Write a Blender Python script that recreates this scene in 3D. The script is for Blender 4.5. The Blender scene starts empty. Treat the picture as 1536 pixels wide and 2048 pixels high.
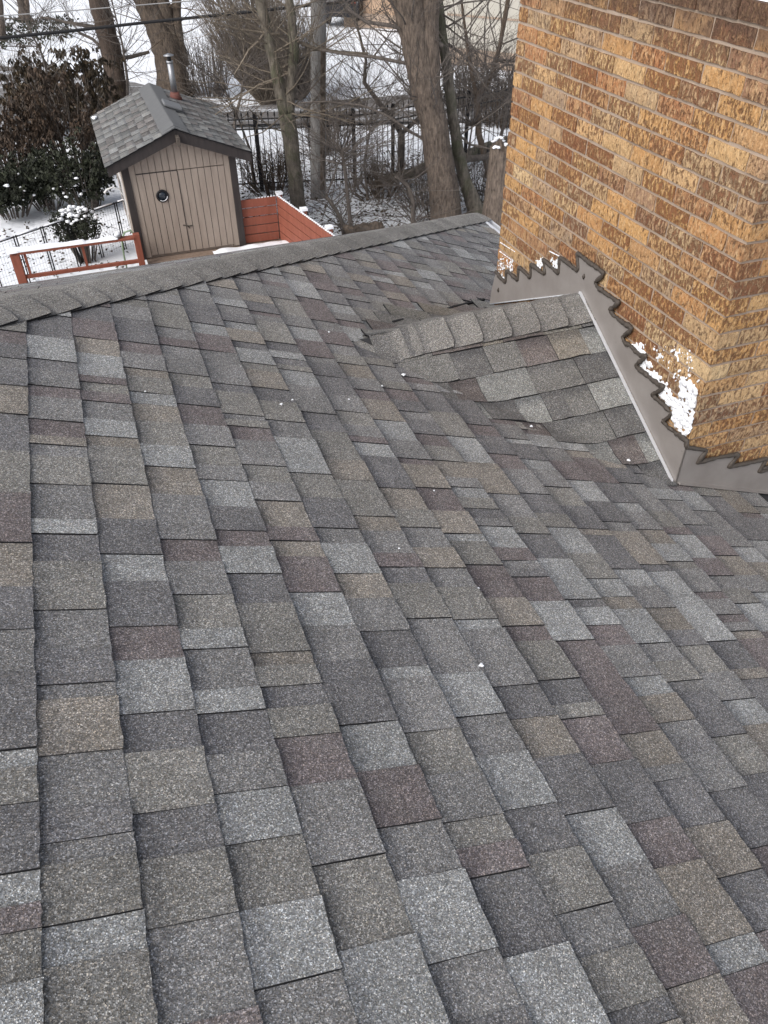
import bpy, bmesh, math, random
from mathutils import Vector, Matrix, noise
R = random.Random(7)
sc = bpy.context.scene
rad = math.radians

# ------------------------------------------------------------------ camera
F, TH, RO, PHI = 1575.77, 0.7036355, -0.0096648, 0.3385005
ZC = 5.5                                   # camera height above the yard
CAM = Vector((0, 0, ZC))
_f = Vector((0, math.cos(TH), -math.sin(TH))); _u = Vector((0, math.sin(TH), math.cos(TH))); _r = Vector((1, 0, 0))
CR = math.cos(RO)*_r + math.sin(RO)*_u; CU = -math.sin(RO)*_r + math.cos(RO)*_u; CF = _f
cam = bpy.data.cameras.new('camera'); camo = bpy.data.objects.new('camera', cam); sc.collection.objects.link(camo)
camo.matrix_world = Matrix(((CR.x, CU.x, -CF.x, 0), (CR.y, CU.y, -CF.y, 0), (CR.z, CU.z, -CF.z, ZC), (0, 0, 0, 1)))
cam.sensor_fit = 'VERTICAL'; cam.sensor_height = 24; cam.lens = 24*F/2048
cam.clip_start = 0.02; cam.clip_end = 2000
sc.camera = camo

# ------------------------------------------------------------------ light
SUN_EL, SUN_AZ = rad(42), rad(224)         # azimuth clockwise from +Y
w_ = bpy.data.worlds.new('World'); sc.world = w_; w_.use_nodes = True
nt = w_.node_tree; nt.nodes.clear()
sky = nt.nodes.new('ShaderNodeTexSky'); sky.sky_type = 'NISHITA'; sky.sun_disc = False
sky.sun_elevation = SUN_EL; sky.sun_rotation = SUN_AZ; sky.air_density = 1.0; sky.dust_density = 4.0; sky.ozone_density = 1.0
hs = nt.nodes.new('ShaderNodeHueSaturation'); hs.inputs['Saturation'].default_value = 0.36
bg = nt.nodes.new('ShaderNodeBackground'); bg.inputs['Strength'].default_value = 0.145
wo = nt.nodes.new('ShaderNodeOutputWorld')
nt.links.new(sky.outputs[0], hs.inputs['Color']); nt.links.new(hs.outputs[0], bg.inputs[0]); nt.links.new(bg.outputs[0], wo.inputs[0])
sl = bpy.data.lights.new('sun', 'SUN'); sl.energy = 1.05; sl.angle = rad(30); sl.color = (1, 0.96, 0.91)
so = bpy.data.objects.new('sun', sl); sc.collection.objects.link(so)
sd = Vector((math.sin(SUN_AZ)*math.cos(SUN_EL), math.cos(SUN_AZ)*math.cos(SUN_EL), math.sin(SUN_EL)))
so.rotation_euler = sd.to_track_quat('Z', 'Y').to_euler(); so.location = (0, 0, 30)
sc.view_settings.view_transform = 'Standard'; sc.view_settings.look = 'None'; sc.view_settings.exposure = 0.46; sc.view_settings.gamma = 1
sc.view_settings.use_curve_mapping = False
sc.cycles.max_bounces = 6; sc.cycles.use_denoising = True

# ------------------------------------------------------------------ helpers
def ray(px, py): return CF + CR*((px-768)/F) + CU*((1024-py)/F)
def gp(px, py, z=0.0):
    d = ray(px, py); return CAM + d*((z-ZC)/d.z)
RZ = Matrix.Rotation(PHI, 4, 'Z'); RZI = Matrix.Rotation(-PHI, 4, 'Z')
def lg(px, py, z=0.0): return RZI @ gp(px, py, z)           # ground point in house axes (x = w, y = u)
def lx(px, py, x):
    o = RZI @ CAM; d = RZI @ ray(px, py); return o + d*((x-o.x)/d.x)
def ly(px, py, y):
    o = RZI @ CAM; d = RZI @ ray(px, py); return o + d*((y-o.y)/d.y)
def project(p):
    q = p-CAM; d = q.dot(CF)
    if d < .05: return None
    return 768+F*q.dot(CR)/d, 1024-F*q.dot(CU)/d, d

class MB:
    def __init__(s): s.v = []; s.f = []; s.m = []; s.col = []; s.uv = []; s.sm = []
    def add(s, vs, fs, m=0, col=None, uv=None, smooth=False):
        o = len(s.v); s.v += [tuple(p) for p in vs]
        for i, fc in enumerate(fs):
            s.f.append([o+k for k in fc]); s.m.append(m if isinstance(m, int) else m[i]); s.sm.append(smooth)
            if col is not None: s.col += [col]*len(fc)
            if uv is not None: s.uv += [uv[k] for k in fc]
    def box(s, c, d, m=0, rot=None):
        x, y, z = d[0]/2, d[1]/2, d[2]/2; c = Vector(c)
        vs = [Vector(p) for p in ((-x,-y,-z),(x,-y,-z),(x,y,-z),(-x,y,-z),(-x,-y,z),(x,-y,z),(x,y,z),(-x,y,z))]
        if rot is not None: vs = [rot @ p for p in vs]
        s.add([c+p for p in vs], [(0,3,2,1),(4,5,6,7),(0,1,5,4),(1,2,6,5),(2,3,7,6),(3,0,4,7)], m)
    def tube(s, pts, rs, n=8, m=0, cap=True, jit=0.0, smooth=True):
        pts = [Vector(p) for p in pts]; k = len(pts)
        if not isinstance(rs, (list, tuple)): rs = [rs]*k
        ref = None; rings = []
        for i, p in enumerate(pts):
            t = (pts[min(i+1, k-1)]-pts[max(i-1, 0)])
            if t.length < 1e-9: t = Vector((0, 0, 1))
            t.normalize()
            if ref is None:
                ref = Vector((1, 0, 0)) if abs(t.x) < .8 else Vector((0, 1, 0))
            a = (ref - t*ref.dot(t)).normalized(); b = t.cross(a); ref = a
            rings.append([p+(a*math.cos(2*math.pi*j/n)+b*math.sin(2*math.pi*j/n))*rs[i]*(1+(R.uniform(-jit, jit) if jit else 0)) for j in range(n)])
        vs = [q for rg in rings for q in rg]; fs = []
        for i in range(k-1):
            for j in range(n):
                fs.append((i*n+j, i*n+(j+1) % n, (i+1)*n+(j+1) % n, (i+1)*n+j))
        if cap: fs.append(tuple(range(n))[::-1]); fs.append(tuple((k-1)*n+j for j in range(n)))
        s.add(vs, fs, m, smooth=smooth)
    def prism(s, poly, off, m=0):                 # poly: list of 3d points (a planar outline), off: extrusion vector
        n = len(poly); off = Vector(off); a = [Vector(p) for p in poly]
        s.add(a+[p+off for p in a], [tuple(range(n))[::-1], tuple(range(n, 2*n))]+[(i, (i+1) % n, n+(i+1) % n, n+i) for i in range(n)], m)
    def mesh(s, name, mats):
        me = bpy.data.meshes.new(name); me.from_pydata(s.v, [], s.f)
        for m in (mats if isinstance(mats, (list, tuple)) else [mats]): me.materials.append(m)
        me.polygons.foreach_set('material_index', s.m); me.polygons.foreach_set('use_smooth', s.sm)
        if s.col:
            a = me.color_attributes.new('tint', 'FLOAT_COLOR', 'CORNER'); a.data.foreach_set('color', [c for q in s.col for c in q])
        if s.uv:
            l = me.uv_layers.new(name='uv'); l.data.foreach_set('uv', [c for q in s.uv for c in q])
        me.update(); return me
    def build(s, name, mats, parent=None, loc=None, rotz=None):
        o = bpy.data.objects.new(name, s.mesh(name, mats)); sc.collection.objects.link(o)
        if parent is not None: o.parent = parent
        if loc is not None: o.location = loc
        if rotz is not None: o.rotation_euler = (0, 0, rotz)
        return o
def tag(o, label=None, cat=None, group=None, kind=None):
    if label: o['label'] = label
    if cat: o['category'] = cat
    if group: o['group'] = group
    if kind: o['kind'] = kind
    return o
def thing(name, label, cat, loc=(0, 0, 0), rotz=0.0, group=None):
    o = bpy.data.objects.new(name, None); sc.collection.objects.link(o); o.location = loc; o.rotation_euler = (0, 0, rotz); o.empty_display_size = .1
    return tag(o, label, cat, group)
def box(name, parent, mat, c, d, bev=0.0, rot=None):
    b = MB(); b.box(c, d, 0, rot)
    o = b.build(name, mat, parent)
    if bev:
        md = o.modifiers.new('bevel', 'BEVEL'); md.width = bev; md.segments = 1
    return o

# ------------------------------------------------------------------ materials
class NB:
    """short node helper"""
    def __init__(s, name):
        s.mat = bpy.data.materials.new(name); s.mat.use_nodes = True; s.t = s.mat.node_tree; s.t.nodes.clear()
        s.b = s.n('ShaderNodeBsdfPrincipled'); s.o = s.n('ShaderNodeOutputMaterial'); s.l(s.b.outputs[0], s.o.inputs[0])
        s.tc = s.n('ShaderNodeTexCoord')
    def n(s, t): return s.t.nodes.new(t)
    def l(s, a, b): s.t.links.new(a, b)
    def put(s, inp, v):
        if hasattr(v, 'links') or hasattr(v, 'is_output'): s.l(v, inp)
        else: inp.default_value = v
    def math(s, op, a, b=0.0, c=0.0, clamp=False):
        m = s.n('ShaderNodeMath'); m.operation = op; m.use_clamp = clamp; s.put(m.inputs[0], a); s.put(m.inputs[1], b); s.put(m.inputs[2], c); return m.outputs[0]
    def mix(s, f, a, b, mode='MIX'):
        m = s.n('ShaderNodeMix'); m.data_type = 'RGBA'; m.blend_type = mode; s.put(m.inputs[0], f)
        for i, q in ((6, a), (7, b)): s.put(m.inputs[i], (*q, 1) if isinstance(q, (tuple, list)) and len(q) == 3 else q)
        return m.outputs[2]
    def ramp(s, f, stops):
        r = s.n('ShaderNodeValToRGB'); s.put(r.inputs[0], f); e = r.color_ramp.elements
        while len(e) < len(stops): e.new(.5)
        for k, (p, c) in zip(e, stops): k.position = p; k.color = (*c, 1) if isinstance(c, (tuple, list)) else (c, c, c, 1)
        return r.outputs[0]
    def mapr(s, f, a, b, c, d):
        m = s.n('ShaderNodeMapRange'); m.clamp = True
        for i, q in enumerate((f, a, b, c, d)): s.put(m.inputs[i], q)
        return m.outputs[0]
    def noise(s, scale, detail=3, rough=.55, vec=None, dist=0.0):
        n = s.n('ShaderNodeTexNoise'); n.inputs['Scale'].default_value = scale; n.inputs['Detail'].default_value = detail; n.inputs['Roughness'].default_value = rough; n.inputs['Distortion'].default_value = dist
        s.l(vec or s.tc.outputs['Object'], n.inputs['Vector']); return n.outputs[0]
    def vor(s, scale, vec=None, feature='F1', out='Distance'):
        n = s.n('ShaderNodeTexVoronoi'); n.feature = feature; n.inputs['Scale'].default_value = scale
        s.l(vec or s.tc.outputs['Object'], n.inputs['Vector']); return n.outputs[out]
    def scaled(s, v, coord='Object'):
        m = s.n('ShaderNodeMapping'); m.inputs['Scale'].default_value = v; s.l(s.tc.outputs[coord], m.inputs[0]); return m.outputs[0]
    def rnd(s):
        o = s.n('ShaderNodeObjectInfo'); return o.outputs['Random']
    def bump(s, h, strength=.5, dist=.01, prev=None):
        b = s.n('ShaderNodeBump'); b.inputs['Strength'].default_value = strength; b.inputs['Distance'].default_value = dist; s.l(h, b.inputs['Height'])
        if prev is not None: s.l(prev, b.inputs['Normal'])
        return b.outputs[0]
    def fin(s, col, rough=.8, nrm=None, metal=0.0, spec=.3):
        s.put(s.b.inputs['Base Color'], (*col, 1) if isinstance(col, (tuple, list)) and len(col) == 3 else col)
        s.put(s.b.inputs['Roughness'], rough); s.b.inputs['Metallic'].default_value = metal; s.b.inputs['Specular IOR Level'].default_value = spec
        if nrm is not None: s.l(nrm, s.b.inputs['Normal'])
        return s.mat
def sep(nb, c, i):
    x = nb.n('ShaderNodeSeparateColor'); nb.l(c, x.inputs[0]); return x.outputs[i]

def mat_shingle(name, gran=330.0, contrast=1.0):
    nb = NB(name)
    at = nb.n('ShaderNodeAttribute'); at.attribute_name = 'tint'
    uv = nb.n('ShaderNodeUVMap'); uv.uv_map = 'uv'; sx = nb.n('ShaderNodeSeparateXYZ'); nb.l(uv.outputs[0], sx.inputs[0])
    vc = nb.vor(gran, out='Color'); v1 = sep(nb, vc, 0); v2 = sep(nb, vc, 1)
    gr = nb.ramp(v1, [(0, max(.12, 1-.70*contrast)), (.35, 1-.36*contrast), (.72, 1.0), (.9, 1+.6*contrast), (1, 1+1.8*contrast)])
    vb = sep(nb, nb.vor(gran*.45, out='Color'), 0)
    gr2 = nb.mapr(vb, 0, 1, .84, 1.17)
    big = nb.mapr(nb.noise(5.5, 4), .3, .7, .86, 1.14)
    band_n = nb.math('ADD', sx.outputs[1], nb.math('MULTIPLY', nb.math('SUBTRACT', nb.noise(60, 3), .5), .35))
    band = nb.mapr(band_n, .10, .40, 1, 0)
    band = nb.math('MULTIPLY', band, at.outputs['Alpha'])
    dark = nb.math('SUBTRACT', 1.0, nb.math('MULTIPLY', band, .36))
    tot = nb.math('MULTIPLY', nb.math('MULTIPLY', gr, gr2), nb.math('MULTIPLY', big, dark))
    cb = nb.n('ShaderNodeCombineColor')
    for i in range(3): nb.l(tot, cb.inputs[i])
    tin = nb.mix(nb.mapr(nb.noise(16, 4, .6), .42, .68, 0, .30), at.outputs['Color'], (.215, .215, .219)); col = nb.mix(1.0, tin, cb.outputs[0], 'MULTIPLY')
    hue = nb.mix(nb.mapr(v2, .35, 1, 0, .55), col, nb.mix(1.0, col, (1.24, 1.05, .80), 'MULTIPLY'))
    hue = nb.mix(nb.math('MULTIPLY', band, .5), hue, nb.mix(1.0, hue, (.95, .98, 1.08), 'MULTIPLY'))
    h = nb.vor(gran); n1 = nb.bump(h, .55, .0022)
    n2 = nb.bump(nb.noise(26, 3), .25, .008, n1)
    return nb.fin(hue, .9, n2, spec=.2)
M = {}
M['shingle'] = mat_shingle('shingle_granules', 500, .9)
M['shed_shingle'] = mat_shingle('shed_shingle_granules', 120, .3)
nb = NB('asphalt_edge'); M['edge'] = nb.fin((.016, .016, .018), .95)
nb = NB('roof_deck'); M['deck_under'] = nb.fin((.035, .035, .037), .95)

nb = NB('brick')
oi = nb.n('ShaderNodeObjectInfo'); rnd = oi.outputs['Random']
wn = nb.n('ShaderNodeTexWhiteNoise'); wn.noise_dimensions = '1D'; nb.l(nb.math('MULTIPLY', rnd, 91.7), wn.inputs['W']); r2 = wn.outputs['Value']
geo = nb.n('ShaderNodeNewGeometry'); pos = geo.outputs['Position']
mp = nb.n('ShaderNodeMapping'); mp.inputs['Scale'].default_value = (1, 1, .5)
ofs = nb.n('ShaderNodeVectorMath'); ofs.operation = 'ADD'; nb.l(pos, ofs.inputs[0]); cx_ = nb.n('ShaderNodeCombineXYZ'); nb.l(nb.math('MULTIPLY', rnd, 37.0), cx_.inputs[0]); nb.l(nb.math('MULTIPLY', r2, 23.0), cx_.inputs[1]); nb.l(cx_.outputs[0], ofs.inputs[1]); nb.l(ofs.outputs[0], mp.inputs[0]); pv = mp.outputs[0]
base = nb.ramp(rnd, [(0, (.36, .195, .082)), (.18, (.44, .25, .10)), (.34, (.29, .125, .058)), (.48, (.31, .225, .145)), (.62, (.46, .29, .135)), (.74, (.22, .098, .052)), (.84, (.27, .20, .145)), (.92, (.40, .215, .09)), (1, (.50, .37, .22))])
base = nb.mix(nb.mapr(nb.noise(24, 4, .6, pv), .38, .70, 0, .5), base, (.46, .29, .14))
base = nb.mix(nb.mapr(nb.noise(90, 4, .6, pv), .48, .72, 0, .6), base, (.58, .42, .25))
blot = nb.noise(80, 5, .62, pv, .25)
thr = nb.mapr(r2, 0, 1, .44, .62)
bl = nb.mapr(nb.math('SUBTRACT', blot, thr), -.035, .085, 0, 1)
base = nb.mix(nb.math('MULTIPLY', bl, .80), base, nb.mix(r2, (.145, .050, .024), (.085, .045, .030)))
speck = nb.mapr(nb.noise(190, 3, .65, pv), .53, .66, 0, .62); base = nb.mix(speck, base, (.15, .085, .04))
# soot and damp staining under the crown (a band of old dirt, ragged)
sp = nb.n('ShaderNodeSeparateXYZ'); nb.l(pos, sp.inputs[0])
st = nb.mapr(nb.math('ADD', sp.outputs[2], nb.math('MULTIPLY', nb.math('SUBTRACT', nb.noise(9, 4, .6, pos), .5), .32)), 4.90, 5.06, 0, .84)
base = nb.mix(st, base, (.095, .058, .042))
hgt = nb.math('ADD', nb.noise(60, 4, .62, pv), nb.math('MULTIPLY', bl, -.35))
base = nb.mix(1.0, base, (1.22, 1.21, 1.20), 'MULTIPLY')
n1 = nb.bump(hgt, 1.0, .013); n2 = nb.bump(nb.noise(300, 2, .6, pv), .5, .003, n1)
M['brick'] = nb.fin(base, .88, n2, spec=.25)

nb = NB('mortar'); c = nb.mix(nb.noise(14, 4), (.30, .232, .182), (.42, .335, .268)); c = nb.mix(nb.mapr(nb.noise(4, 4), .5, .75, 0, .55), c, (.20, .14, .095))
M['mortar'] = nb.fin(c, .95, nb.bump(nb.noise(220, 3), .6, .003))
nb = NB('painted_flashing'); c = nb.mix(nb.mapr(nb.noise(7, 5, .6), .35, .75, 0, 1), (.270, .245, .230), (.330, .305, .290))
c = nb.mix(nb.mapr(nb.noise(38, 4, .7), .66, .78, 0, .55), c, (.12, .11, .105))
M['flash'] = nb.fin(c, .48, nb.bump(nb.noise(5, 2), .25, .02), .25, .4)
nb = NB('dark_sealant'); M['seal'] = nb.fin(nb.mix(nb.noise(60, 3), (.052, .043, .036), (.085, .072, .062)), .55, nb.bump(nb.noise(70, 3), .5, .006))
nb = NB('bare_aluminium'); M['alu'] = nb.fin(nb.mix(nb.noise(40, 3), (.62, .63, .66), (.78, .79, .82)), .45, None, .3, .5)
nb = NB('snow'); c = nb.mix(nb.noise(1.3, 4), (.80, .83, .88), (.88, .89, .92))
M['snow'] = nb.fin(c, .75, nb.bump(nb.noise(22, 5, .6), .5, .03), spec=.3)
nb = NB('snow_ground'); c = nb.mix(nb.noise(.5, 4), (.76, .80, .87), (.87, .885, .915))
lit = nb.mapr(nb.noise(7, 5, .65), .60, .70, 0, 1); msk = nb.mapr(nb.noise(.32, 3), .47, .62, 0, .5)
c = nb.mix(nb.math('MULTIPLY', lit, msk), c, (.13, .105, .08))
M['snow_ground'] = nb.fin(c, .8, nb.bump(nb.noise(3, 6, .6), .6, .08), spec=.25)
nb = NB('snowy_asphalt'); vs = nb.scaled((.06, 1.5, 1))
c = nb.mix(nb.noise(3, 4), (.135, .13, .13), (.20, .19, .185))
c = nb.mix(nb.mapr(nb.noise(1.0, 5, .6, vs), .52, .64, 0, .85), c, (.72, .75, .80))
M['road'] = nb.fin(c, .8, nb.bump(nb.noise(30, 3), .3, .01))
def bark(name, a, b, sc_=9.0, moss=0.0):
    nb = NB(name); v = nb.scaled((1, 1, .26)); n = nb.noise(sc_*2.2, 5, .65, v, .6); c = nb.mix(nb.mapr(n, .3, .7, 0, 1), a, b)
    if moss: c = nb.mix(nb.mapr(nb.noise(3.2, 4), .48, .62, 0, moss), c, (.075, .085, .045))
    return nb.fin(c, .92, nb.bump(n, .9, .05))
M['bark_big'] = bark('furrowed_bark', (.045, .036, .030), (.215, .170, .138), 13)
M['bark_dark'] = bark('dark_bark', (.035, .026, .022), (.11, .082, .065), 6)
M['bark_red'] = bark('flaking_bark', (.05, .041, .034), (.215, .168, .132), 11)
M['bark_grey'] = bark('grey_green_bark', (.07, .06, .05), (.225, .20, .165), 9, .6)
M['pole'] = bark('weathered_pole', (.17, .165, .16), (.34, .33, .32), 6)
M['twig'] = bark('dark_twig', (.085, .073, .066), (.20, .172, .152), 20)
M['twig_pale'] = bark('pale_twig', (.16, .13, .10), (.30, .255, .20), 20)
M['twig_vase'] = bark('grey_brown_twig', (.17, .14, .112), (.33, .275, .22), 20)
M['twig_brown'] = bark('brown_twig', (.085, .062, .045), (.17, .13, .10), 20)
def paint(name, a, b, rough=.6, s=6, bump=.15):
    nb = NB(name); c = nb.mix(nb.mapr(nb.noise(s, 5, .6, nb.scaled((3, 3, .5))), .3, .7, 0, 1), a, b); return nb.fin(c, rough, nb.bump(nb.noise(60, 3, .6, nb.scaled((3, 3, .3))), bump, .004))
M['tan'] = paint('tan_siding_paint', (.262, .217, .184), (.322, .272, .232))
M['trim'] = paint('dark_brown_trim', (.026, .022, .022), (.044, .037, .036))
M['red'] = paint('red_deck_stain', (.20, .064, .040), (.27, .090, .060), .7)
M['deck_wood'] = paint('grey_deck_boards', (.17, .12, .09), (.25, .19, .15), .8)
M['black'] = NB('black_metal').fin((.012, .012, .014), .5)
nb = NB('galvanised'); M['galv'] = nb.fin(nb.mix(nb.noise(9, 3), (.26, .27, .29), (.40, .41, .43)), .5, None, .85, .5)
M['rust_red'] = NB('red_pipe_boot').fin((.15, .060, .050), .75)
nb = NB('roof_membrane'); M['ridge_grey'] = nb.fin(nb.mix(nb.noise(12, 4), (.115, .118, .122), (.15, .153, .157)), .9, nb.bump(nb.noise(300, 2), .3, .002))
M['vent_grey'] = NB('grey_vent').fin((.16, .165, .175), .55)
M['glass'] = NB('dark_glass').fin((.02, .028, .04), .08, None, 0, .6)
M['wood_old'] = bark('old_beam', (.06, .05, .042), (.13, .11, .095), 9)
M['hose'] = NB('pale_green_hose').fin((.24, .33, .21), .5)
M['white'] = NB('white_plastic').fin((.72, .72, .72), .45)
def leafmat(name, a, b):
    nb = NB(name); c = nb.mix(nb.mapr(sep(nb, nb.vor(9, out='Color'), 0), 0, 1, 0, 1), a, b); m = nb.fin(c, .6); return m
M['leaf_brown'] = leafmat('dry_brown_leaf', (.028, .020, .015), (.108, .073, .050))
M['leaf_dark'] = leafmat('dark_green_leaf', (.010, .012, .008), (.036, .042, .024))
M['leaf_mix'] = leafmat('bronze_leaf', (.022, .018, .012), (.085, .06, .035))
nb = NB('pale_render'); M['render'] = nb.fin(nb.mix(nb.noise(1.5, 4), (.36, .34, .30), (.46, .44, .39)), .9)
nb = NB('tan_masonry'); M['masonry'] = nb.fin(nb.mix(nb.noise(1.2, 5), (.34, .235, .16), (.44, .32, .23)), .9, nb.bump(nb.noise(9, 3), .3, .02))
M['cable'] = NB('black_cable').fin((.014, .014, .016), .6)
M['cable_grey'] = NB('grey_cable').fin((.30, .30, .30), .6)
M['car'] = NB('dark_car_paint').fin((.018, .018, .022), .25, None, .3, .5)
M['lamp_red'] = NB('red_lens').fin((.30, .03, .02), .3)
M['tyre'] = NB('tyre').fin((.012, .012, .012), .85)

# ------------------------------------------------------------------ the setting
def ground():
    b = MB(); xs = [-420, -220, -120, -70, -45] + [-30+i for i in range(0, 61)] + [45, 70, 120, 220, 420]; ys = [-300, -120, -50, -20] + [2+i*.9 for i in range(0, 60)] + [75, 110, 170, 300, 700]
    for y in ys:
        for x in xs:
            z = 0.06*noise.noise(Vector((x*.35, y*.35, 0)))+.03*noise.noise(Vector((x*1.1, y*1.1, 3)))
            if y > 56: z += (y-56)*.01
            b.v.append((x, y, z-.03))
    n = len(xs)
    for j in range(len(ys)-1):
        for i in range(n-1): b.f.append((j*n+i, j*n+i+1, (j+1)*n+i+1, (j+1)*n+i)); b.m.append(0); b.sm.append(True)
    return tag(b.build('ground', M['snow_ground']), kind='structure')
ground()
b = MB()      # road in house axes: near edge and far edge
near = [(-60, 25), (-20, 23.4), (-2, 23.2), (1.5, 22.6), (4, 21.6), (9, 20.0), (16, 18.0), (40, 11)]
far = [(-60, 37), (-20, 33.5), (-2, 32), (0.4, 30.5), (3, 26), (5, 23.2), (9.6, 23.0), (16, 21.0), (40, 15)][:9]
far = [(-60, 37), (-20, 33.5), (-2, 31.5), (1.8, 27.5), (4, 23.4), (9.6, 22.9), (16, 20.9), (40, 15)]
vs = []
for p, q in zip(near, far): vs += [RZ @ Vector((p[0], p[1], .075)), RZ @ Vector((q[0], q[1], .075))]
b.add(vs, [(2*i, 2*i+2, 2*i+3, 2*i+1) for i in range(len(near)-1)])
tag(b.build('road', M['road']), kind='structure')

# ------------------------------------------------------------------ the house: roof
AL, HR, C0, EX = 0.359867, 1.2279667, 0.1272522, 0.143
SA, CA, TA = math.sin(AL), math.cos(AL), math.tan(AL)
def zroof(x): return ZC + (-HR - SA*x)/CA
def slope_pt(s, u, h=0.0):                     # s: distance down the main slope, u: along the courses, h: height off the deck
    # plane through distance HR under the camera: p = -HR*n + s*v + u*U + h*n ; n=(SA,0,CA), v=(CA,0,-SA)
    return Vector((-HR*SA + s*CA + h*SA, u, ZC - HR*CA - s*SA + h*CA))
HIP = 3.145                                     # the hip runs where u - w = HIP
W_EAVE = 3.06
def s_of_w(x): return (x + HR*SA)/CA
house = thing('house', 'brick house with grey shingled hip roof and tall brick chimney in the foreground', 'house', (0, 0, 0), PHI)

PAL = [((.224, .226, .233), 29), ((.172, .173, .184), 20), ((.304, .316, .327), 15), ((.182, .163, .169), 14), ((.254, .238, .220), 9), ((.234, .232, .226), 13)]
LASTC = [0]
def pick():
    while True:
        t = R.uniform(0, 100)
        for i, (c, wgt) in enumerate(PAL):
            t -= wgt
            if t <= 0: break
        if i != LASTC[0] or R.random() < .15: break
    LASTC[0] = i; k = R.uniform(.9, 1.1); return tuple(q*k for q in c)
def tab_mesh(b, fn, s0, s1, u0, u1, hi, col, nseg=4, lift=0.0, butt=1.0, wob=.0020, lift0=0.0):
    """one shingle tab: fn(s,u,h)->point; butt edge at s1; top tucked under the course above"""
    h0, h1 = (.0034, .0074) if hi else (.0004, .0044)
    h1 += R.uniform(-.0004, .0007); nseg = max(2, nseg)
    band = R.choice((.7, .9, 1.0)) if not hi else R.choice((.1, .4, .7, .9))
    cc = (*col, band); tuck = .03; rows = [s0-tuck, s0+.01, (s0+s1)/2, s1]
    vs, uv = [], []
    for r_, s in enumerate(rows):
        t = (s-s0)/(s1-s0)
        for i in range(nseg+1):
            f = i/nseg; u = u0+(u1-u0)*f
            ds = R.uniform(-wob, wob) if r_ == 3 else 0
            du = R.uniform(-.0007, .0007)
            h = h0+(h1-h0)*max(0, t)+(lift*f if r_ == 3 else 0) + (R.uniform(0, .0008) if r_ == 3 else 0)
            if r_ == 0: h = h0*.3
            h += lift0*max(0, 1-f*1.6)
            vs.append(fn(s+ds, u+du, h)); uv.append((f, t))
    n = nseg+1; top = []
    for r_ in range(3):
        for i in range(nseg): top.append((r_*n+i, (r_+1)*n+i, (r_+1)*n+i+1, r_*n+i+1))
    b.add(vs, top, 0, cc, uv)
    # edges (dark asphalt core)
    o3 = [vs[3*n+i] for i in range(n)]
    low = [fn(s1-.001, u0+(u1-u0)*i/nseg, -.002) for i in range(n)]
    b.add(o3+low, [(i, n+i, n+i+1, i+1) for i in range(nseg)], 1, (.1, .1, .1, 0), [(0, 1)]*(2*n))
    for side in (0, nseg):
        e = [vs[r_*n+side] for r_ in range(4)]; uu = u0 if side == 0 else u1
        l = [fn(rows[r_], uu, -.002) for r_ in range(4)]
        fs = [(r_, 4+r_, 5+r_, r_+1) if side else (r_, r_+1, 5+r_, 4+r_) for r_ in range(3)]
        b.add(e+l, fs, 1, (.1, .1, .1, 0), [(0, 1)]*8)

# chimney and cricket dimensions, house axes
CX, CY0, CY1 = 2.036, 2.057, 3.827            # left face x, near face y, far face y
CW_ = 0.92; BC = .067422; CZ = ZC - .910338
ZTOP = CZ + 8*BC
RID_Y, RID_Z = 2.945, ZC - 1.63
def hip_clip(s): return slope_pt(s, 0).x + HIP
def main_pt(s, u, h=0.0):                      # the main slope, cut along the hip
    return slope_pt(s, min(u, slope_pt(s, 0).x+HIP+.004), h)
tabs = []
for k in range(-22, 26):
    s1 = C0 + k*EX; s0 = s1-EX
    umax = hip_clip(s1)+.02
    u = -2.4 + R.uniform(0, .3); hi = R.random() < .5; pc = None
    while u < umax:
        ln = R.choice((.04, .06, .075, .09, .10, .11, .12, .13, .15, .19))*R.uniform(.93, 1.07)
        if not hi: ln *= .92
        e = min(u+ln, umax)
        c = pick()
        tabs.append((s0, s1, u+R.choice((0, .0012, .002)), e, hi, c))
        u = e; hi = (not hi) if R.random() < .93 else hi
def in_chimney(s, u):
    x = slope_pt(s, 0).x; return x > CX+.02 and CY0+.02 < u < CY1-.02
def in_cricket(s, u):
    x = slope_pt(s, 0).x; return x > 1.25 and abs(u-RID_Y) < (x-1.25)*.75
def valley_u(x): return 3.13+(x-1.03)*.80
good = []; VAL = {}
for t in tabs:
    s0, s1, u0, u1, hi, c = t
    xm = slope_pt((s0+s1)/2, 0).x
    if 1.24 < xm < 2.0:
        vu = valley_u(xm)+.012
        if u0 < vu-.01 and u1 > vu: tabs.append((s0, s1, u0, vu-.001, False, c))
        if u0 < vu < u1 or (u1 > vu and u0 < vu+.05): u0 = vu; t = (s0, s1, u0, u1, hi, c); VAL[(s0, u0)] = .005
    if in_chimney((s0+s1)/2, (u0+u1)/2): continue
    if in_cricket((s0+s1)/2, (u0+u1)/2): continue
    p = project(RZ @ slope_pt((s0+s1)/2, (u0+u1)/2)); area = 0
    if p and -60 < p[0] < 1600 and 380 < p[1] < 2110: area = EX*(u1-u0)/p[2]**3
    good.append((area, t))
good.sort(key=lambda a: -a[0])
N_OBJ = 246
main_slope = MB()
P = [slope_pt(s_of_w(-3.0), -5), slope_pt(s_of_w(W_EAVE), -5), slope_pt(s_of_w(W_EAVE), W_EAVE+HIP), slope_pt(s_of_w(-3.0), -3.0+HIP)]
main_slope.prism([p for p in P], (0, 0, -.03))
main_slope = main_slope.build('main_slope', M['deck_under'], house)
field = MB()
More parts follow.
